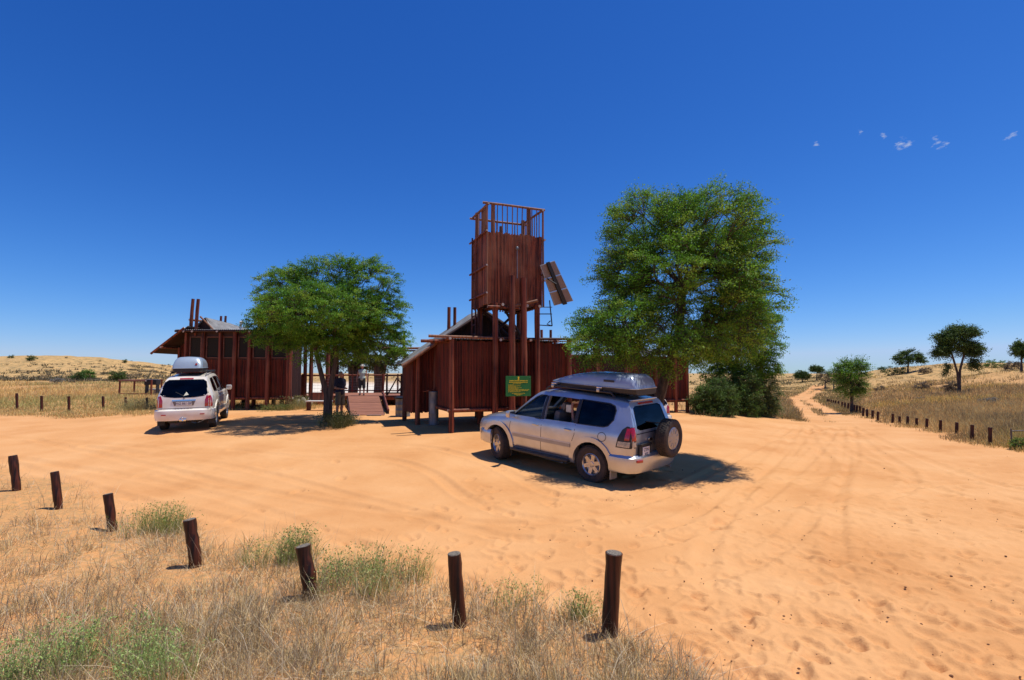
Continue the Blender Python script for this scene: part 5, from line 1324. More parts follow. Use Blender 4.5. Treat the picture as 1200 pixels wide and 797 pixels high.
def sweep(path, sec, closed=True):
    """path in (x,y); section pts (out, z)"""
    mb = MB(); P = [Vector(p) for p in path]; vs = []; k = len(sec)
    for i, p in enumerate(P):
        t = (P[min(i + 1, len(P) - 1)] - P[max(i - 1, 0)]).normalized(); n = Vector((t.y, -t.x))
        vs += [(p.x + n.x * o, p.y + n.y * o, z) for o, z in sec]
    fs = [(i * k + j, i * k + (j + 1) % k, (i + 1) * k + (j + 1) % k, (i + 1) * k + j) for i in range(len(P) - 1) for j in range(k)]
    fs += [tuple(range(k)), tuple((len(P) - 1) * k + j for j in range(k - 1, -1, -1))]
    return mb.add(vs, fs)
def pose(origin_px, local, fwd, z_sink=.015, base=1.395):
    f = Vector((*fwd, 0)).normalized(); l = Vector((-f.y, f.x, 0)); g = G(*origin_px); o = g - f * local[0] - l * local[1]
    zf_, zr_ = zt(*(o + f * base).xy), zt(*(o - f * base).xy); zl, zrr = zt(*(o + l * .8).xy), zt(*(o - l * .8).xy)
    f3 = (f + Vector((0, 0, (zf_ - zr_) / (2 * base)))).normalized(); l3 = (l + Vector((0, 0, (zl - zrr) / 1.6))).normalized(); u = f3.cross(l3).normalized(); l3 = u.cross(f3)
    o.z = (zf_ + zr_) / 2 - z_sink; Mx = Matrix((f3, l3, u)).transposed(); return o, Mx.to_euler()

def suv(P, name, label, cat, loc, rot, paint, trim, group=None):
    car = thing(name, label, cat, loc, 0, group, rot)
    shell = body_mesh(P); S = Surf(shell); bo = shell.build('body', paint, car)
    bo.parent = None
    ax, r = P['ax'], P['r']; cut = []
    for x in ax:
        for s in (-1, 1):
            m = MB(); T = Matrix.Translation((x, s * (P['W'] - .12), r + .02)); m.lathe([(0, -.2), (P['arch'], -.2), (P['arch'], .5), (0, .5)] if s > 0 else [(0, -.5), (P['arch'], -.5), (P['arch'], .2), (0, .2)], 48, T); cut.append(tmp_obj(m))
    cav = body_mesh(P, 40, .06, .055, .62, P['cav'][0], P['cav'][1]); cut.append(tmp_obj(cav))
    for o in P['side_win'].values(): cut.append(tmp_obj(MB().prism(o[0], -1.3, 1.3)))
    T = Matrix.Rotation(R(90), 4, 'Z')
    cut.append(tmp_obj(MB().add([(-2.9, y, z) for y, z in P['rear_win']] + [(P['rw_in'], y, z) for y, z in P['rear_win']],
        [tuple(range(len(P['rear_win']))), tuple(range(2 * len(P['rear_win']) - 1, len(P['rear_win']) - 1, -1))] + [(i, (i + 1) % len(P['rear_win']), len(P['rear_win']) + (i + 1) % len(P['rear_win']), len(P['rear_win']) + i) for i in range(len(P['rear_win']))])))
    fw_ = P['front_win']; nf = len(fw_)
    cut.append(tmp_obj(MB().add([(.15, y, z) for y, z in fw_] + [(2.4, y, z) for y, z in fw_], [tuple(range(nf)), tuple(range(2 * nf - 1, nf - 1, -1))] + [(i, (i + 1) % nf, nf + (i + 1) % nf, nf + i) for i in range(nf)])))
    boolean(bo, cut); bo.parent = car
    bo.data.shade_smooth(); bo.data.set_sharp_from_angle(angle=R(32))
    if not bo.data.materials: bo.data.materials.append(M[paint])
    for i in range(len(bo.data.materials)): bo.data.materials[i] = M[paint]
    for k, (o, g) in P['side_win'].items():
        for s in 'LR':
            if (k, s) in P.get('open', ()): continue
            patch(S, grow(o, .02), s, -.018, .004).build('window', g, car, True)
            # slim rubber surround
            gi, go = grow(o, .0), grow(o, .022); n = len(o); m = MB(); vs = []
            for a, b in zip(gi, go):
                for q, of in ((a, .004), (b, .004), (b, -.01), (a, -.02)):
                    h, d = S.hit(q[0], q[1], s); vs.append(h - d * of if h is not None else Vector((q[0], 0, q[1])))
            fs = [(i * 4 + j, i * 4 + (j + 1) % 4, ((i + 1) % n) * 4 + (j + 1) % 4, ((i + 1) % n) * 4 + j) for i in range(n) for j in range(4)]
            m.add(vs, fs).build('window_seal', 'plastic', car)
    patch(S, grow(P['rear_win'], .03), 'B', .004 if P.get('proud') else -.012, .005).build('rear_window', P['rear_glass'], car, True)
    patch(S, grow(P['front_win'], .02), 'F', -.012, .004).build('windscreen', 'glass', car, True)
    for x, a, b in P['pillars']:
        for s in 'LR': patch(S, [(x - .045, a), (x + .045, a), (x + .04, b), (x - .04, b)], s, .004, .01).build('pillar_trim', 'plastic', car, True)
    # inside
    m = MB(); m.box((-.45, 0, .52), (3.0, 1.5, .1), bev=.02); m.box((P['dash'], 0, .93), (.34, 1.5, .36), bev=.06); m.build('interior', 'interior', car)
    for x, ys_, ww in ((.0, (.40, -.40), .5), (-.85, (0,), 1.3)):
        for y in ys_:
            m = MB(); m.box((x + .1, y, .72), (.52, ww, .2), bev=.06)
            T = Matrix.Translation((x - .2, y, 1.05)) @ Matrix.Rotation(R(-14), 4, 'Y'); m.box((0, 0, 0), (.16, ww, .62), T, bev=.06)
            for yy in ((0,) if ww < 1 else (-.4, .4)): m.box((-.04, yy, .42), (.1, .26, .18), T, bev=.045)
            m.build('seat', 'seat', car, True)
    m = MB(); T = Matrix.Translation((P['dash'] - .3, -.40, 1.05)) @ Matrix.Rotation(R(-65), 4, 'Y'); m.tube([(.18 * math.cos(a), .18 * math.sin(a), 0) for a in np.linspace(0, 2 * math.pi, 25)], .014, 6, T=T); m.tube([(-.17, 0, 0), (.17, 0, 0)], .02, 5, T=T)
    m.build('steering_wheel', 'plastic', car)
    m = MB(); m.box((-.05, 0, .34), (4.1, 1.0, .14), bev=.03)
    for x in ax: m.tube([(x, -.78, r), (x, .78, r)], .06, 8)
    m.box((-1.95, .35, .32), (.6, .3, .12), bev=.04); m.build('chassis', 'black_metal', car)
    for x in ax:
        for s in (-1, 1): wheel(car, x, s * (P['W'] - .14), r, P['tw'], yaw=(P['steer'] if x > 0 else 0), face=s, spokes=P['spokes'])
    # flares
    for x in ax:
        for s in 'LR':
            ri, ro = P['arch'] - .005, P['arch'] + P['flare']; a0, a1 = P['fa']
            out = [(x + ro * math.cos(R(a)), r + .02 + ro * math.sin(R(a))) for a in np.linspace(a0, 180 - a0, 15)] + [(x + ri * math.cos(R(a)), r + .02 + ri * math.sin(R(a))) for a in np.linspace(180 - a0, a0, 15)]
            patch(S, out, s, P['fl_off'], P['fl_off'] + .02, .05).build('wheel_flare', trim, car, True)
            m = MB()
            xx = x - P['arch'] - .03; m.box((xx, (1 if s == 'L' else -1) * (P['W'] - .13), .30), (.02, .24, .26), bev=.005)
            m.build('mud_flap', 'plastic' if x > 0 else P['flapmat'], car)
    for a, b, c, d, mm_, of in P['mould']:
        for s in 'LR': patch(S, [(a, b), (c, b), (c, d), (a, d)], s, of, of + .01, .12).build('side_moulding', mm_, car, True)
    for seg in P['seams']:
        for s in 'LR':
            for (x0, z0), (x1, z1) in zip(seg[:-1], seg[1:]):
                d = Vector((x1 - x0, z1 - z0)).normalized(); n = Vector((-d.y, d.x)) * .0062
                patch(S, [(x0 - n.x, z0 - n.y), (x1 - n.x, z1 - n.y), (x1 + n.x, z1 + n.y), (x0 + n.x, z0 + n.y)], s, .0015, .006, .1).build('door_seam', 'plastic', car)
    for x, z in P['handles']:
        for s in (1, -1):
            p, d = S.hit(x, z, 'L' if s > 0 else 'R'); y = p.y; m = MB()
            m.tube([(x - .09, y, z), (x - .07, y + s * .035, z + .004), (x + .06, y + s * .038, z + .004), (x + .09, y, z)], [.012, .014, .014, .012], 8)
            m.box((x, y + s * .002, z - .004), (.17, .012, .05), bev=.005); m.build('door_handle', paint, car, True)
    for s in (1, -1):
        x, z = P['mirror']; p, d = S.hit(x - .05, z, 'L' if s > 0 else 'R'); y = p.y; m = MB()
        m.box((x, y + s * .05, z - .02), (.08, .12, .05), bev=.02); m.box((x, y + s * .17, z + .05), (.13, .22, .17), bev=.05); mo = m.build('side_mirror', paint, car, True)
        MB().box((x - .068, y + s * .17, z + .05), (.006, .18, .13), bev=.002).build('mirror_glass', 'chrome', mo)
    m = sweep(P['rb_path'], P['rb_sec']); m.build('rear_bumper', trim, car, True)
    fb = [(-x, y) for x, y in P['rb_path']]; sh_ = P['xf'][1][1] + P['rb_path'][len(P['rb_path']) // 2][0] - .03
    m = sweep([(x + sh_, y) for x, y in fb][::-1], [(a * .5, b_ if b_ > .5 else b_ + .02) for a, b_ in P['rb_sec']]); m.build('front_bumper', trim, car, True)
    for s in (1, -1):
        m = patch(S, [(s * .48, .80), (s * .80, .82), (s * .80, .95), (s * .5, .93)][::s], 'F', .006, .02); m.build('headlight', 'clear_lens', car, True)
    patch(S, rrect(-.42, .78, .42, .93, .03), 'F', .012, .02).build('grille', 'black_metal', car, True)
    return car, S

# ---- silver four-wheel drive
PR = dict(zb=.30, W=.925, WR=.64, r=.385, tw=.27, ax=(1.395, -1.395), arch=.455, flare=.10, fl_off=.028, fa=(-14, 0), steer=R(-20), spokes=6,
    xf=[(.28, 2.12), (.45, 2.20), (.7, 2.24), (.9, 2.18), (1.02, 2.10), (1.2, 2.06), (2, 2.06)],
    xr=[(.28, -2.20), (.42, -2.28), (.7, -2.33), (1.0, -2.33), (1.15, -2.31), (1.3, -2.27), (1.6, -2.16), (1.76, -2.06), (1.9, -2.0)],
    T=[(-2.4, 1.74), (-2.2, 1.77), (-1.9, 1.80), (-1.2, 1.83), (-.5, 1.83), (0, 1.80), (.28, 1.74), (.5, 1.61), (.8, 1.38), (1.06, 1.17), (1.2, 1.135), (1.6, 1.10), (1.9, 1.05), (2.05, 1.0), (2.2, .95)],
    belt=[(-2.4, 1.16), (1.0, 1.11), (1.4, 1.06), (2.3, .98)], plan=[(0, .86), (.012, .905), (.03, .945), (.06, .975), (.1, .99), (.16, 1), (.8, 1), (.87, .985), (.92, .96), (.96, .92), (.985, .87), (1, .80)],
    cav=(.07, .72), dash=.82,
    side_win={'front': ([(.90, 1.155), (.72, 1.31), (.50, 1.48), (.33, 1.61), (.20, 1.665), (.03, 1.675), (.03, 1.165)], 'glass'),
              'rear': ([(-.07, 1.165), (-.07, 1.685), (-.50, 1.69), (-.92, 1.68), (-.92, 1.185)], 'glass'),
              'quarter': ([(-1.0, 1.19), (-1.0, 1.68), (-1.70, 1.655), (-1.82, 1.62), (-1.87, 1.54), (-1.86, 1.36), (-1.76, 1.24), (-1.66, 1.21)], 'glass_dark')},
    open=(('rear', 'L'),),
    rear_win=[(-.62, 1.22), (-.56, 1.60), (-.46, 1.64), (.46, 1.64), (.56, 1.60), (.62, 1.22), (.50, 1.17), (-.50, 1.17)], rw_in=-1.9, rear_glass='glass_dark',
    front_win=[(-.66, 1.22), (-.56, 1.66), (.56, 1.66), (.66, 1.22)], pillars=[(-.02, 1.16, 1.68), (-.96, 1.18, 1.685)],
    mould=[(-.86, .66, .86, .735, 'silver_dusty', .018), (-.86, .735, .86, .752, 'silver', .012)],
    seams=[[(.96, .50), (.98, .85), (.93, 1.12)], [(-.02, .44), (-.02, 1.14)], [(-.96, 1.16), (-.96, .95), (-.90, .80)], [(-.86, .44), (.95, .44)]] + [[(-1.66 + .10 * math.cos(a), 1.0 + .09 * math.sin(a)) for a in np.linspace(0, 2 * math.pi, 13)]],
    handles=[(.16, 1.02), (-.78, 1.03)], mirror=(.84, 1.14),
    rb_path=[(-1.86, .915), (-2.12, .905), (-2.27, .86), (-2.36, .74), (-2.40, .5), (-2.41, 0), (-2.40, -.5), (-2.36, -.74), (-2.27, -.86), (-2.12, -.905), (-1.86, -.915)],
    rb_sec=[(-.06, .36), (.02, .36), (.045, .42), (.05, .58), (.04, .655), (-.01, .70), (-.10, .705)], flapmat='silver_dusty')
o_, r_ = pose((692, 565), (-1.395, .90), (-.715, .70))
car, S = suv(PR, 'parked_car', 'silver four-wheel drive with a spare wheel on its back door and roof box on top', 'car', o_, r_, 'silver', 'silver')
# tail lamps, spare wheel, plate and rear details
for s, sd in ((1, 'L'), (-1, 'R')):
    lo = [(-2.27, .86), (-2.02, .865), (-2.04, .97), (-2.28, .97)]; mid = [(-2.28, .985), (-2.04, .985), (-2.07, 1.10), (-2.16, 1.24), (-2.25, 1.24)]
    bk = [(-2.30, .84), (-1.99, .845), (-2.03, 1.04), (-2.10, 1.20), (-2.18, 1.27), (-2.28, 1.27)]
    h = patch(S, bk, sd, .006, .02, .05).build('tail_light', 'plastic', car, True)
    patch(S, lo, sd, .014, .012, .04).build('clear_lens', 'clear_lens', h, True); patch(S, [(-2.26, 1.0), (-2.17, 1.0), (-2.19, 1.23), (-2.26, 1.23)], sd, .014, .012, .04).build('red_lens', 'red_lens', h, True)
    h = patch(S, [(s * .70, .85), (s * .82, .85), (s * .80, 1.26), (s * .70, 1.26)][::s], 'B', .006, .02, .05).build('tail_light', 'plastic', car, True)
    patch(S, [(s * .71, .87), (s * .81, .87), (s * .805, .97), (s * .71, .97)][::s], 'B', .014, .012, .04).build('clear_lens', 'clear_lens', h, True)
    patch(S, [(s * .71, .99), (s * .81, .99), (s * .79, 1.25), (s * .71, 1.25)][::s], 'B', .014, .012, .04).build('red_lens', 'red_lens', h, True)
    m = MB(); m.box((-2.415, s * .70, .60), (.05, .16, .055), bev=.012, rz=s * R(-14)); m.build('reflector', 'red_lens', car, True)
    # roof rails and running boards
    m = MB(); m.tube([(-1.75, s * .60, 1.80), (-1.66, s * .60, 1.88), (-.2, s * .605, 1.905), (.05, s * .60, 1.87), (.12, s * .60, 1.80)], [.02, .022, .022, .02, .02], 8); m.build('roof_rail', 'plastic', car, True)
    m = MB(); m.box((0, s * .94, .37), (1.72, .17, .05), bev=.02); m.box((0, s * .88, .335), (1.6, .12, .05), bev=.02); m.build('running_board', 'plastic', car, True)
for x in (-.1, -1.35):
    m = MB(); m.tube([(x, -.64, 1.93), (x, .64, 1.93)], .018, 8)
    for s in (-.6, .6): m.box((x, s, 1.91), (.08, .09, .08), bev=.02)
    m.build('roof_bar', 'steel', car, True)
    MB().box((x, .56, 1.965), (.14, .07, .03), bev=.01).build('clamp', 'chrome', car)
sw_ = wheel(car, -2.56, -.20, .385, .25, 'spare_wheel', axis='x', z=.98)
m = MB(); m.lathe([(0, .115), (.20, .11), (.235, .10), (.24, .06)], 40)
for i in range(10):
    a = i * 2 * math.pi / 10; m.box((0, .112, .15), (.02, .012, .09), Matrix.Rotation(a, 4, 'Y'), bev=.004)
m.build('wheel_cover', 'silver_dusty', sw_, True)
MB().box((-2.38, -.20, .98), (.14, .3, .3), bev=.03).build('spare_bracket', 'black_metal', car)
m = MB(); m.box((-2.36, .42, .76), (.05, .44, .32), bev=.03); m.box((-2.385, .42, .90), (.05, .40, .05), bev=.01); pl = m.build('plate_housing', 'plastic', car, True)
pp = MB().box((-2.394, .42, .745), (.012, .26, .22), bev=.004).build('number_plate', 'plate_white', car)
TX = Matrix.Rotation(R(-90), 4, 'Z') @ Matrix.Rotation(R(90), 4, 'X')
text(pp, 'ZTN', .09, 'plate_ink', Matrix.Translation((-2.402, .42, .795)) @ TX); text(pp, '307', .09, 'plate_ink', Matrix.Translation((-2.402, .42, .70)) @ TX)
patch(S, rrect(-.30, 1.665, .30, 1.70, .012), 'B', .012, .02, .1).build('brake_light', 'red_lens', car)
m = MB(); m.box((-2.06, 0, 1.752), (.10, 1.0, .022), bev=.01); m.build('spoiler', 'silver', car, True)
m = MB(); m.tube([(-2.29, -.34, 1.24), (-2.31, -.1, 1.27), (-2.26, .2, 1.32)], .009, 5); m.build('wiper', 'plastic', car)
m = MB(); m.box((-2.36, .20, .98), (.03, .12, .06), bev=.012); m.build('tailgate_handle', 'chrome', car, True)
patch(S, [(-.66, 1.10), (-.655, 1.12), (.655, 1.12), (.66, 1.10)], 'B', .001, .004, .1).build('door_seam', 'plastic', car)
patch(S, [(.665, .74), (.675, .74), (.66, 1.62), (.65, 1.62)], 'B', .002, .006, .1).build('door_seam', 'plastic', car)
m = MB(); m.tube([(-2.2, -.55, .33), (-2.42, -.58, .30)], .03, 10); m.build('exhaust_pipe', 'steel', car)
m = MB(); m.tube([(.88, .80, 1.0), (.7, .86, 1.2)], .004, 4)
# driver-side props seen through the open rear window: a forearm raised to a red and yellow bag
ps = thing('person', 'person inside the silver car, arm raised at the open rear side window', 'person', o_, 0, None, r_)

def roof_box(label, loc, rot, L, Wd, H, lidm, basem, blunt):
    t = thing('roof_box', label, 'roof box', loc, 0, None, rot)
    def loft(zlo, zhi, lid):
        m = MB(); n = 30; k = 22; vs = []
        for i in range(n + 1):
            u = i / n; x = -L / 2 + L * u
            taper = (math.sin(min(1, u / .06) * math.pi / 2) ** .5 * .12 + .88) * (1 - .55 * max(0, (u - .45) / .55) ** 2.2)
            hp = min(1, (u / (.05 if blunt else .12)) ** .6) * (1 - .9 * max(0, (u - .40) / .60) ** 1.8) if lid else (1 - .5 * max(0, (u - .7) / .3) ** 2)
            hw = Wd / 2 * taper
            for j in range(k + 1):
                a = math.pi * j / k; ex = .32
                cy = math.copysign(abs(math.cos(a)) ** ex, math.cos(a)); sz = math.sin(a) ** (.55 if lid else .3)
                zz = zlo + (zhi - zlo) * sz * hp * (1 - .10 * abs(cy) ** 2) if lid else zlo + (zhi - zlo) * sz * hp
                vs.append((x, cy * hw * (1 - .08 * (sz ** 2) if lid else 1), zz))
        fs = [(i * (k + 1) + j, i * (k + 1) + j + 1, (i + 1) * (k + 1) + j + 1, (i + 1) * (k + 1) + j) for i in range(n) for j in range(k)]
        fs += [tuple(range(k + 1)), tuple(n * (k + 1) + j for j in range(k, -1, -1))] + [(i * (k + 1), (i + 1) * (k + 1), (i + 1) * (k + 1) + k, i * (k + 1) + k) for i in range(n)]
        return m.add(vs, fs)
    loft(.0, H, True).build('lid', lidm, t, True); loft(-.005, -.13, False).build('base', basem, t, True)
    m = MB()
    edge = []
    for i in range(31):
        u = i / 30; x = -L / 2 + L * u; taper = (math.sin(min(1, u / .06) * math.pi / 2) ** .5 * .12 + .88) * (1 - .55 * max(0, (u - .45) / .55) ** 2.2); edge.append((x, Wd / 2 * taper + .004, 0))
    loop = edge + [(x, -y, z) for x, y, z in edge[::-1]]; m.tube(loop + [loop[0]], .012, 6); m.build('rim_seam', lidm, t, True)
    return t
Mx = r_.to_matrix()
bx = roof_box('long glossy grey-blue roof box strapped on the silver car', o_ + Mx @ Vector((-1.02, .10, 1.99)), r_, 2.35, .92, .29, 'box_blue', 'plastic', True)
m = MB(); m.box((-.55, .462, .13), (.26, .006, .045), bev=.002); m.build('decal', 'plastic', bx)
m = MB(); m.box((-1.10, 0, .02), (.10, .3, .06), bev=.01); m.build('latch', 'plastic', bx)

# ---- white wagon
PW = dict(zb=.34, W=.935, WR=.64, r=.375, tw=.25, ax=(1.41, -1.41), arch=.44, flare=.07, fl_off=.02, fa=(-10, 0), steer=0, spokes=5,
    xf=[(.28, 2.1), (.45, 2.2), (.7, 2.24), (.9, 2.18), (1.02, 2.10), (1.2, 2.06), (2, 2.06)],
    xr=[(.28, -2.24), (.42, -2.34), (.66, -2.40), (.72, -2.37), (.95, -2.36), (1.12, -2.32), (1.3, -2.22), (1.5, -2.05), (1.66, -1.88), (1.8, -1.8)],
    T=[(-2.4, 1.66), (-2.2, 1.68), (-1.9, 1.71), (-1.2, 1.75), (-.4, 1.76), (0, 1.74), (.28, 1.69), (.5, 1.57), (.8, 1.36), (1.06, 1.17), (1.2, 1.135), (1.6, 1.10), (1.9, 1.05), (2.05, 1.0), (2.2, .95)],
    belt=[(-2.4, 1.12), (1.0, 1.10), (1.4, 1.06), (2.3, .98)], plan=[(0, .84), (.012, .89), (.03, .93), (.06, .965), (.1, .985), (.16, 1), (.8, 1), (.87, .985), (.92, .96), (.96, .92), (.985, .87), (1, .80)],
    cav=(.08, .72), dash=.82,
    side_win={'front': ([(.88, 1.15), (.70, 1.30), (.48, 1.45), (.32, 1.56), (.18, 1.61), (.03, 1.62), (.03, 1.155)], 'glass_white'),
              'rear': ([(-.07, 1.155), (-.07, 1.625), (-.50, 1.63), (-.90, 1.62), (-.96, 1.20), (-.90, 1.165)], 'glass_dark'),
              'quarter': ([(-1.04, 1.19), (-1.0, 1.61), (-1.45, 1.59), (-1.62, 1.52), (-1.76, 1.34), (-1.74, 1.24), (-1.66, 1.20)], 'glass_dark')},
    rear_win=[(-.74, 1.17), (-.64, 1.50), (-.54, 1.56), (.54, 1.56), (.64, 1.50), (.74, 1.17), (.60, 1.11), (.3, 1.075), (-.3, 1.075), (-.60, 1.11)], rw_in=-1.7, rear_glass='glass_dark', proud=True,
    front_win=[(-.66, 1.22), (-.56, 1.60), (.56, 1.60), (.66, 1.22)], pillars=[(-.02, 1.15, 1.62)],
    mould=[(-.9, .50, .9, .62, 'white', .02)], seams=[[(.96, .50), (.98, .85), (.93, 1.12)], [(-.02, .44), (-.02, 1.14)], [(-.98, 1.16), (-.98, .95), (-.90, .82)]],
    handles=[(.16, 1.0), (-.80, 1.0)], mirror=(.84, 1.14),
    rb_path=[(-1.86, .925), (-2.14, .92), (-2.32, .87), (-2.42, .74), (-2.46, .5), (-2.47, 0), (-2.46, -.5), (-2.42, -.74), (-2.32, -.87), (-2.14, -.92), (-1.86, -.925)],
    rb_sec=[(-.06, .36), (.01, .36), (.035, .44), (.045, .56), (.03, .66), (-.03, .69), (-.10, .70)], flapmat='plastic')
o2, r2 = pose((255, 499.5), (-1.35, -.83), (-.38, .925))
def white_rear(c, S, plate):
    for s, sd in ((1, 'L'), (-1, 'R')):
        h = patch(S, [(s * .66, .76), (s * .83, .76), (s * .82, .98), (s * .79, 1.10), (s * .72, 1.12), (s * .66, .96)][::s], 'B', .006, .02, .04).build('tail_light', 'red_lens', c, True)
        patch(S, [(s * .67, .715), (s * .83, .715), (s * .83, .755), (s * .665, .755)][::s], 'B', .007, .02, .04).build('clear_lens', 'clear_lens', h, True)
        patch(S, [(-2.30, .74), (-2.18, .76), (-2.19, .98), (-2.25, 1.10), (-2.30, 1.08)], sd, .006, .02, .04).build('tail_light', 'red_lens', c, True)
        m = MB(); m.box((-2.50, s * .60, .54), (.02, .15, .03), bev=.008, rz=s * R(-6)); m.build('reflector', 'red_lens', c)
        m = MB(); m.tube([(-1.7, s * .58, 1.70), (-1.62, s * .585, 1.78), (-.1, s * .59, 1.81), (.1, s * .58, 1.77), (.16, s * .58, 1.72)], .018, 8); m.build('roof_rail', 'plastic', c, True)
    patch(S, rrect(-.22, 1.60, .22, 1.635, .012), 'B', .010, .02, .1).build('brake_light', 'red_lens', c)
    patch(S, [(-.70, .725), (.70, .725), (.70, .733), (-.70, .733)], 'B', .003, .01, .1).build('door_seam', 'black_metal', c)
    patch(S, [(-.36, .95), (-.30, .80), (.30, .80), (.36, .95)], 'B', .0035, .012, .06).build('plate_recess', 'badge', c, True)
    patch(S, [(-.37, .945), (-.37, .985), (.37, .985), (.37, .945)], 'B', .02, .02, .06).build('plate_garnish', 'chrome', c, True)
    p = MB().box((-2.39, 0, .865), (.014, .50, .11), bev=.003).build('number_plate', 'plate_white', c); text(p, plate, .10, 'plate_ink', Matrix.Translation((-2.399, 0, .865)) @ TX)
    m = MB(); m.tube([(-2.36, 0, 1.04), (-2.33, .02, 1.10), (-2.27, .28, 1.22)], .010, 5); m.ball((-2.35, 0, 1.04), .025); m.build('wiper', 'plastic', c)
    m = MB(); m.tube([(-2.4, 0, .36), (-2.56, 0, .38)], .03, 8); m.ball((-2.56, 0, .43), .035); m.box((-2.5, 0, .38), (.1, .22, .08), bev=.02); m.build('tow_bar', 'chrome', c, True)
wc, SW = suv(PW, 'parked_car', 'white wagon with red tail lights and a pale roof box, parked facing the left building', 'car', o2, r2, 'white', 'white')
wc.scale = (.95, .88, 1.04)
white_rear(wc, SW, 'FVZ 861 GP')
text(wc, 'REXTON', .085, 'badge', Matrix.Translation((-2.402, 0, .70)) @ TX, 'badge', .004, 2.0)
patch(SW, [(-.14, 1.13), (.02, 1.10), (-.06, 1.22)], 'B', .012, .004, .1).build('sticker', 'paper', wc)
for x in (-.1, -1.3):
    m = MB(); m.tube([(x, -.66, 1.83), (x, .66, 1.83)], .02, 8)
    for s in (-.59, .59): m.box((x, s, 1.81), (.09, .09, .07), bev=.02)
    m.build('roof_bar', 'plastic', wc, True)
Mx2 = r2.to_matrix()
b2 = roof_box('pale grey rounded roof box with a small red mark, on the white wagon', o2 + Mx2 @ Vector((-.72, .02, 2.02)), r2, 2.0, .86, .38, 'box_pale', 'plastic', False)
m = MB(); m.tube([(-.955, -.26, .13), (-.975, -.26, .13)], .032, 12); m.build('emblem', 'red_mark', b2)
# ---- third, mostly hidden white car behind the silver one
PH = dict(PW); o3 = at(786, 478, 17.2); f3 = Vector((-.35, .94, 0)).normalized(); o3.x += .08; l3 = Vector((-f3.y, f3.x, 0)); o3 = o3 + f3 * 2.1 + l3 * .82; o3.z = zt(o3.x, o3.y) - .02
hc, SH = suv(PH, 'parked_car', 'white car almost wholly hidden behind the back of the silver four-wheel drive', 'car', o3, (0, 0, math.atan2(f3.y, f3.x)), 'white', 'white')
hc.scale = (.88, .88, .80); white_rear(hc, SH, 'BDZ 215 NC')
# ------------------------------------------------------------------ people
def capsules(mb, chains, n=14):
    for ch in chains:
        pts = [Vector(p[:3]) for p in ch]; rad = [p[3] for p in ch]
        for i in range(len(pts) - 1):
            a, b = pts[i], pts[i + 1]; k = 4
            mb.tube([a.lerp(b, j / k) for j in range(k + 1)], [rad[i] + (rad[i + 1] - rad[i]) * j / k for j in range(k + 1)], n)
        for p, r in zip(pts, rad): mb.ball(p, r, seg=14)
def fuse(mb, name, m, parent, voxel=.011, smooth=6, scale=None):
    o = mb.build(name, m, None)
    md = o.modifiers.new('r', 'REMESH'); md.mode = 'VOXEL'; md.voxel_size = voxel; md.use_smooth_shade = True
    s = o.modifiers.new('s', 'SMOOTH'); s.iterations = smooth; s.factor = .5
    dg = bpy.context.evaluated_depsgraph_get(); dg.update()
    me = bpy.data.meshes.new_from_object(o.evaluated_get(dg)); o.modifiers.clear(); o.data = me
    me.materials.clear(); me.materials.append(M[m]); o.parent = parent; return o
def hand(c, d, side, curl=.4):
    """five unequal bent fingers from palm at c pointing along d; side = thumb direction"""
    c = Vector(c); d = Vector(d).normalized(); s = Vector(side).normalized(); nrm = d.cross(s).normalized(); ch = []
    ch.append([(*(c), .024), (*(c + d * .05), .030), (*(c + d * .085), .028)])
    for i, L in enumerate((.072, .08, .075, .058)):
        b = c + d * .085 + s * (.027 - .018 * i); m = b + d * L * .45 - nrm * curl * .012; e = m + (d - nrm * curl).normalized() * L * .55; ch.append([(*b, .010), (*m, .009), (*e, .0075)])
    b = c + d * .03 + s * .03; m = b + (d * .6 + s * .7).normalized() * .035; e = m + (d * .95 + s * .2).normalized() * .03; ch.append([(*b, .013), (*m, .011), (*e, .009)])
    return ch
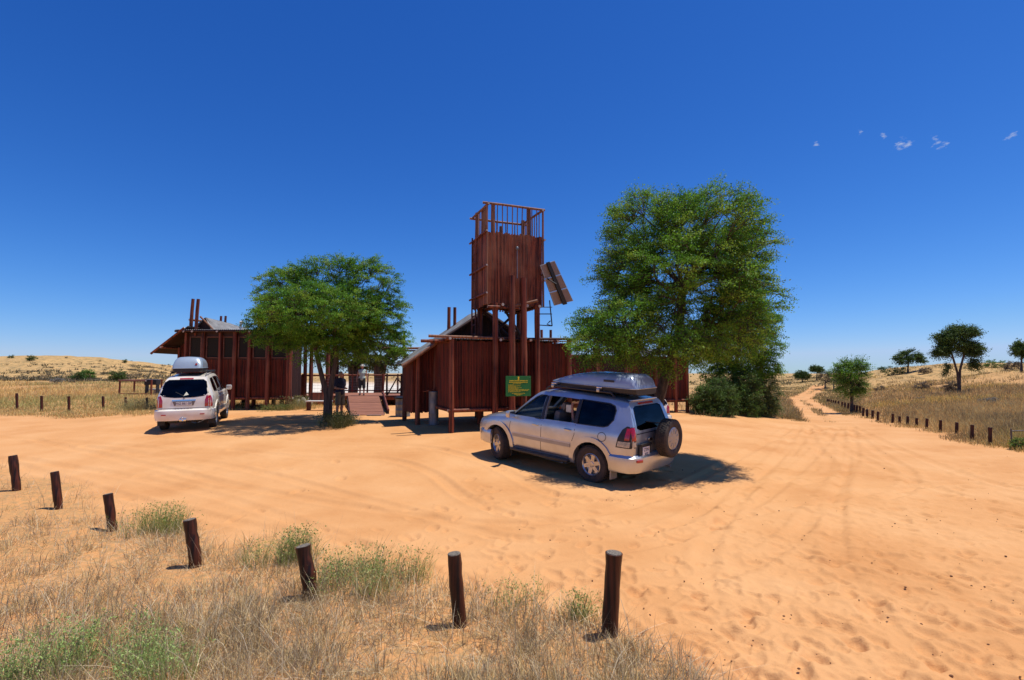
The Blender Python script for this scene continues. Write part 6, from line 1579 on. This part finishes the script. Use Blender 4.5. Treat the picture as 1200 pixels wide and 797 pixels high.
def person(label, loc, rz, H, arms, hairm, top, bottom, sleeve=.5, hat=False, group=None, shorts=.0):
    t = thing('person', label, 'person', loc, rz); k = H / 1.78
    m = MB(); ch = []
    hip, knee, ank = .94, .50, .09
    ch.append([(0, 0, .98, .135), (0, .0, 1.12, .130), (0, -.01, 1.28, .145), (0, 0, 1.40, .13)])           # trunk
    ch.append([(-.17, 0, 1.43, .062), (.17, 0, 1.43, .062)]); ch.append([(-.09, 0, 1.32, .11), (.09, 0, 1.32, .11)]); ch.append([(-.08, 0, .97, .11), (.08, 0, .97, .11)])
    ch.append([(0, 0, 1.44, .06), (0, -.015, 1.55, .055)])
    for s in (-1, 1):
        ch.append([(s * .095, 0, hip, .095), (s * .10, -.01, .72, .078), (s * .105, -.01, knee, .056), (s * .11, .025, .36, .058), (s * .11, .02, ank + .03, .038), (s * .11, .01, .06, .042)])
        ch.append([(s * .11, .03, .045, .038), (s * .12, -.08, .04, .038), (s * .125, -.15, .032, .032)])
    for s, (sh, el, wr, hd, th) in zip((-1, 1), arms):
        ch.append([(*sh, .055), (*((Vector(sh) + Vector(el)) / 2), .047), (*el, .038), (*((Vector(el) * .6 + Vector(wr) * .4)), .038), (*wr, .026)]); ch += hand(wr, hd, th)
    # head with jaw, nose, ears
    hd_ = Vector((0, -.02, 1.66)); m2 = MB(); m2.ball(hd_, (.078, .095, .112), seg=20); m2.ball(hd_ + Vector((0, -.035, -.065)), (.052, .058, .055), seg=16)
    m2.tube([hd_ + Vector((0, -.088, .012)), hd_ + Vector((0, -.115, -.025))], [.010, .016], 8); m2.ball(hd_ + Vector((0, -.108, -.028)), .016)
    m2.tube([hd_ + Vector((-.028, -.092, -.062)), hd_ + Vector((.028, -.092, -.062))], .008, 6)
    for s in (-1, 1): m2.ball(hd_ + Vector((s * .08, .005, -.01)), (.014, .024, .034))
    capsules(m, ch); m.v += [tuple(v) for v in []]; n = len(m.v); m.v += m2.v; m.f += [tuple(i + n for i in f) for f in m2.f]
    m.v = [tuple(c * k for c in v) for v in m.v]
    fuse(m, 'body', 'skin', t, .010, 4)
    sc = lambda mb: setattr(mb, 'v', [tuple(c * k for c in v) for v in mb.v]) or mb
    e = MB()
    for s in (-1, 1): e.ball(hd_ + Vector((s * .032, -.088, .012)), (.011, .007, .008))
    sc(e).build('eye', 'eye', t, True)
    h = MB(); h.ball(hd_ + Vector((0, .018, .022)), (.085, .092, .108), seg=20)
    sc(h); h.v = [(x, y, z) for x, y, z in h.v]; ho = h.build('hair', hairm, t, True)
    if hat:
        q = MB(); q.lathe([(.0, .12), (.07, .115), (.09, .06), (.095, .01), (.17, -.005), (.17, -.012), (.09, 0)], 32, Matrix.Translation(hd_ + Vector((0, .0, .045))) @ Matrix.Rotation(R(90), 4, 'X')); sc(q).build('hat', 'straw', t, True)
    c = MB(); cc = [[(0, 0, .97, .155), (0, 0, 1.12, .150), (0, -.01, 1.28, .165), (0, 0, 1.40, .145)], [(-.16, 0, 1.42, .075), (.16, 0, 1.42, .075)], [(-.10, 0, 1.30, .125), (.10, 0, 1.30, .125)], [(-.09, 0, 1.0, .12), (.09, 0, 1.0, .12)]]
    if sleeve:
        for (sh, el, *_r) in arms:
            a, b = Vector(sh), Vector(el); cc.append([(*a, .076), (*(a.lerp(b, sleeve)), .068), (*(a.lerp(b, sleeve + .2)), .066)])
    capsules(c, cc); fuse(sc(c), 'shirt', top, t, .012, 5)
    c = MB(); cc = [[(-.08, 0, .96, .128), (.08, 0, .96, .128)], [(0, 0, .90, .12), (0, 0, 1.0, .135)]]
    for s in (-1, 1): cc.append([(s * .095, 0, .90, .112), (s * .105, -.005, .70, .100), (s * .11, -.005, shorts, .098)])
    capsules(c, cc); fuse(sc(c), 'shorts', bottom, t, .012, 5)
    for s in (-1, 1):
        c = MB(); capsules(c, [[(s * .11, .045, .045, .046), (s * .12, -.07, .042, .050), (s * .126, -.155, .036, .040)]]); c.v = [(x, y, max(z, .002)) for x, y, z in c.v]; fuse(sc(c), 'shoe', 'shoe', t, .010, 3)
    return t
# man standing behind the acacia trunk, facing right, forearms forward holding something small
g = G(398, 489); a1 = ((-.19, 0, 1.42), (-.24, .02, 1.14), (-.12, -.22, 1.10), (.5, -.8, .05), (1, 0, .2)); a2 = ((.19, 0, 1.42), (.24, .02, 1.14), (.10, -.23, 1.12), (-.5, -.8, .05), (-1, 0, .2))
person('man in navy T-shirt and khaki shorts, head bent, standing behind the forked acacia trunk', g, R(62), 1.80, (a1, a2), 'grey_hair', 'navy', 'khaki', .42, shorts=.54)
g = at(424, 463, YD + .4); g.z = zd
b1 = ((-.18, 0, 1.42), (-.27, .0, 1.14), (-.29, -.06, .90), (0, -.15, -1), (.2, -1, 0)); b2_ = ((.18, 0, 1.42), (.27, .0, 1.14), (.29, -.06, .90), (0, -.15, -1), (-.2, -1, 0))
person('person in pale green sleeveless top, dark shorts and hat, standing above the ramp', g, R(8), 1.62, (b1, b2_), 'hair', 'mint', 'charcoal', 0, hat=True, shorts=.46)
# passenger in the silver car: head, shoulder and raised arm at the open window
pc = MB(); capsules(pc, [[(-.70, .15, .86, .13), (-.72, .16, 1.10, .135), (-.72, .16, 1.24, .11)], [(-.72, .16, 1.25, .05), (-.72, .16, 1.38, .05)], [(-.72, .32, 1.22, .055), (-.66, .55, 1.14, .042), (-.60, .52, 1.40, .03)], [(-.72, .0, 1.22, .055), (-.60, -.08, 1.0, .04), (-.40, .0, .92, .03)], [(-.68, .2, .84, .09), (-.30, .24, .86, .07), (-.2, .24, .6, .05)]] + hand((-.60, .52, 1.40), (.1, 0, 1), (1, 0, 0)) + hand((-.40, 0, .92), (1, .1, 0), (0, 1, 0)))
pc.ball((-.70, .16, 1.46), (.095, .078, .112)); pc.ball((-.61, .16, 1.44), .016)
for s in (-1, 1): pc.ball((-.71, .16 + s * .08, 1.45), (.024, .014, .034))
fuse(pc, 'body', 'skin', ps, .010, 4)
pc = MB(); pc.ball((-.72, .16, 1.48), (.10, .088, .108)); pc.build('hair', 'hair', ps, True)
pc = MB(); capsules(pc, [[(-.70, .15, .86, .145), (-.72, .16, 1.10, .15), (-.72, .16, 1.22, .125)], [(-.72, .02, 1.2, .075), (-.72, .32, 1.21, .075), (-.68, .46, 1.17, .06)]]); fuse(pc, 'shirt', 'cloth_red', ps, .012, 4)
pc = MB(); 
for s in (-1, 1): pc.ball((-.612, .16 + s * .032, 1.475), (.007, .011, .008))
pc.build('eye', 'eye', ps, True)
bg = thing('paper_bag', 'small pale patterned bag held up inside the open rear window of the silver car', 'bag', o_, 0, None, r_)
m = MB(); m.box((-.50, .50, 1.42), (.15, .08, .17), bev=.02); m.build('bag', 'paper', bg, True)
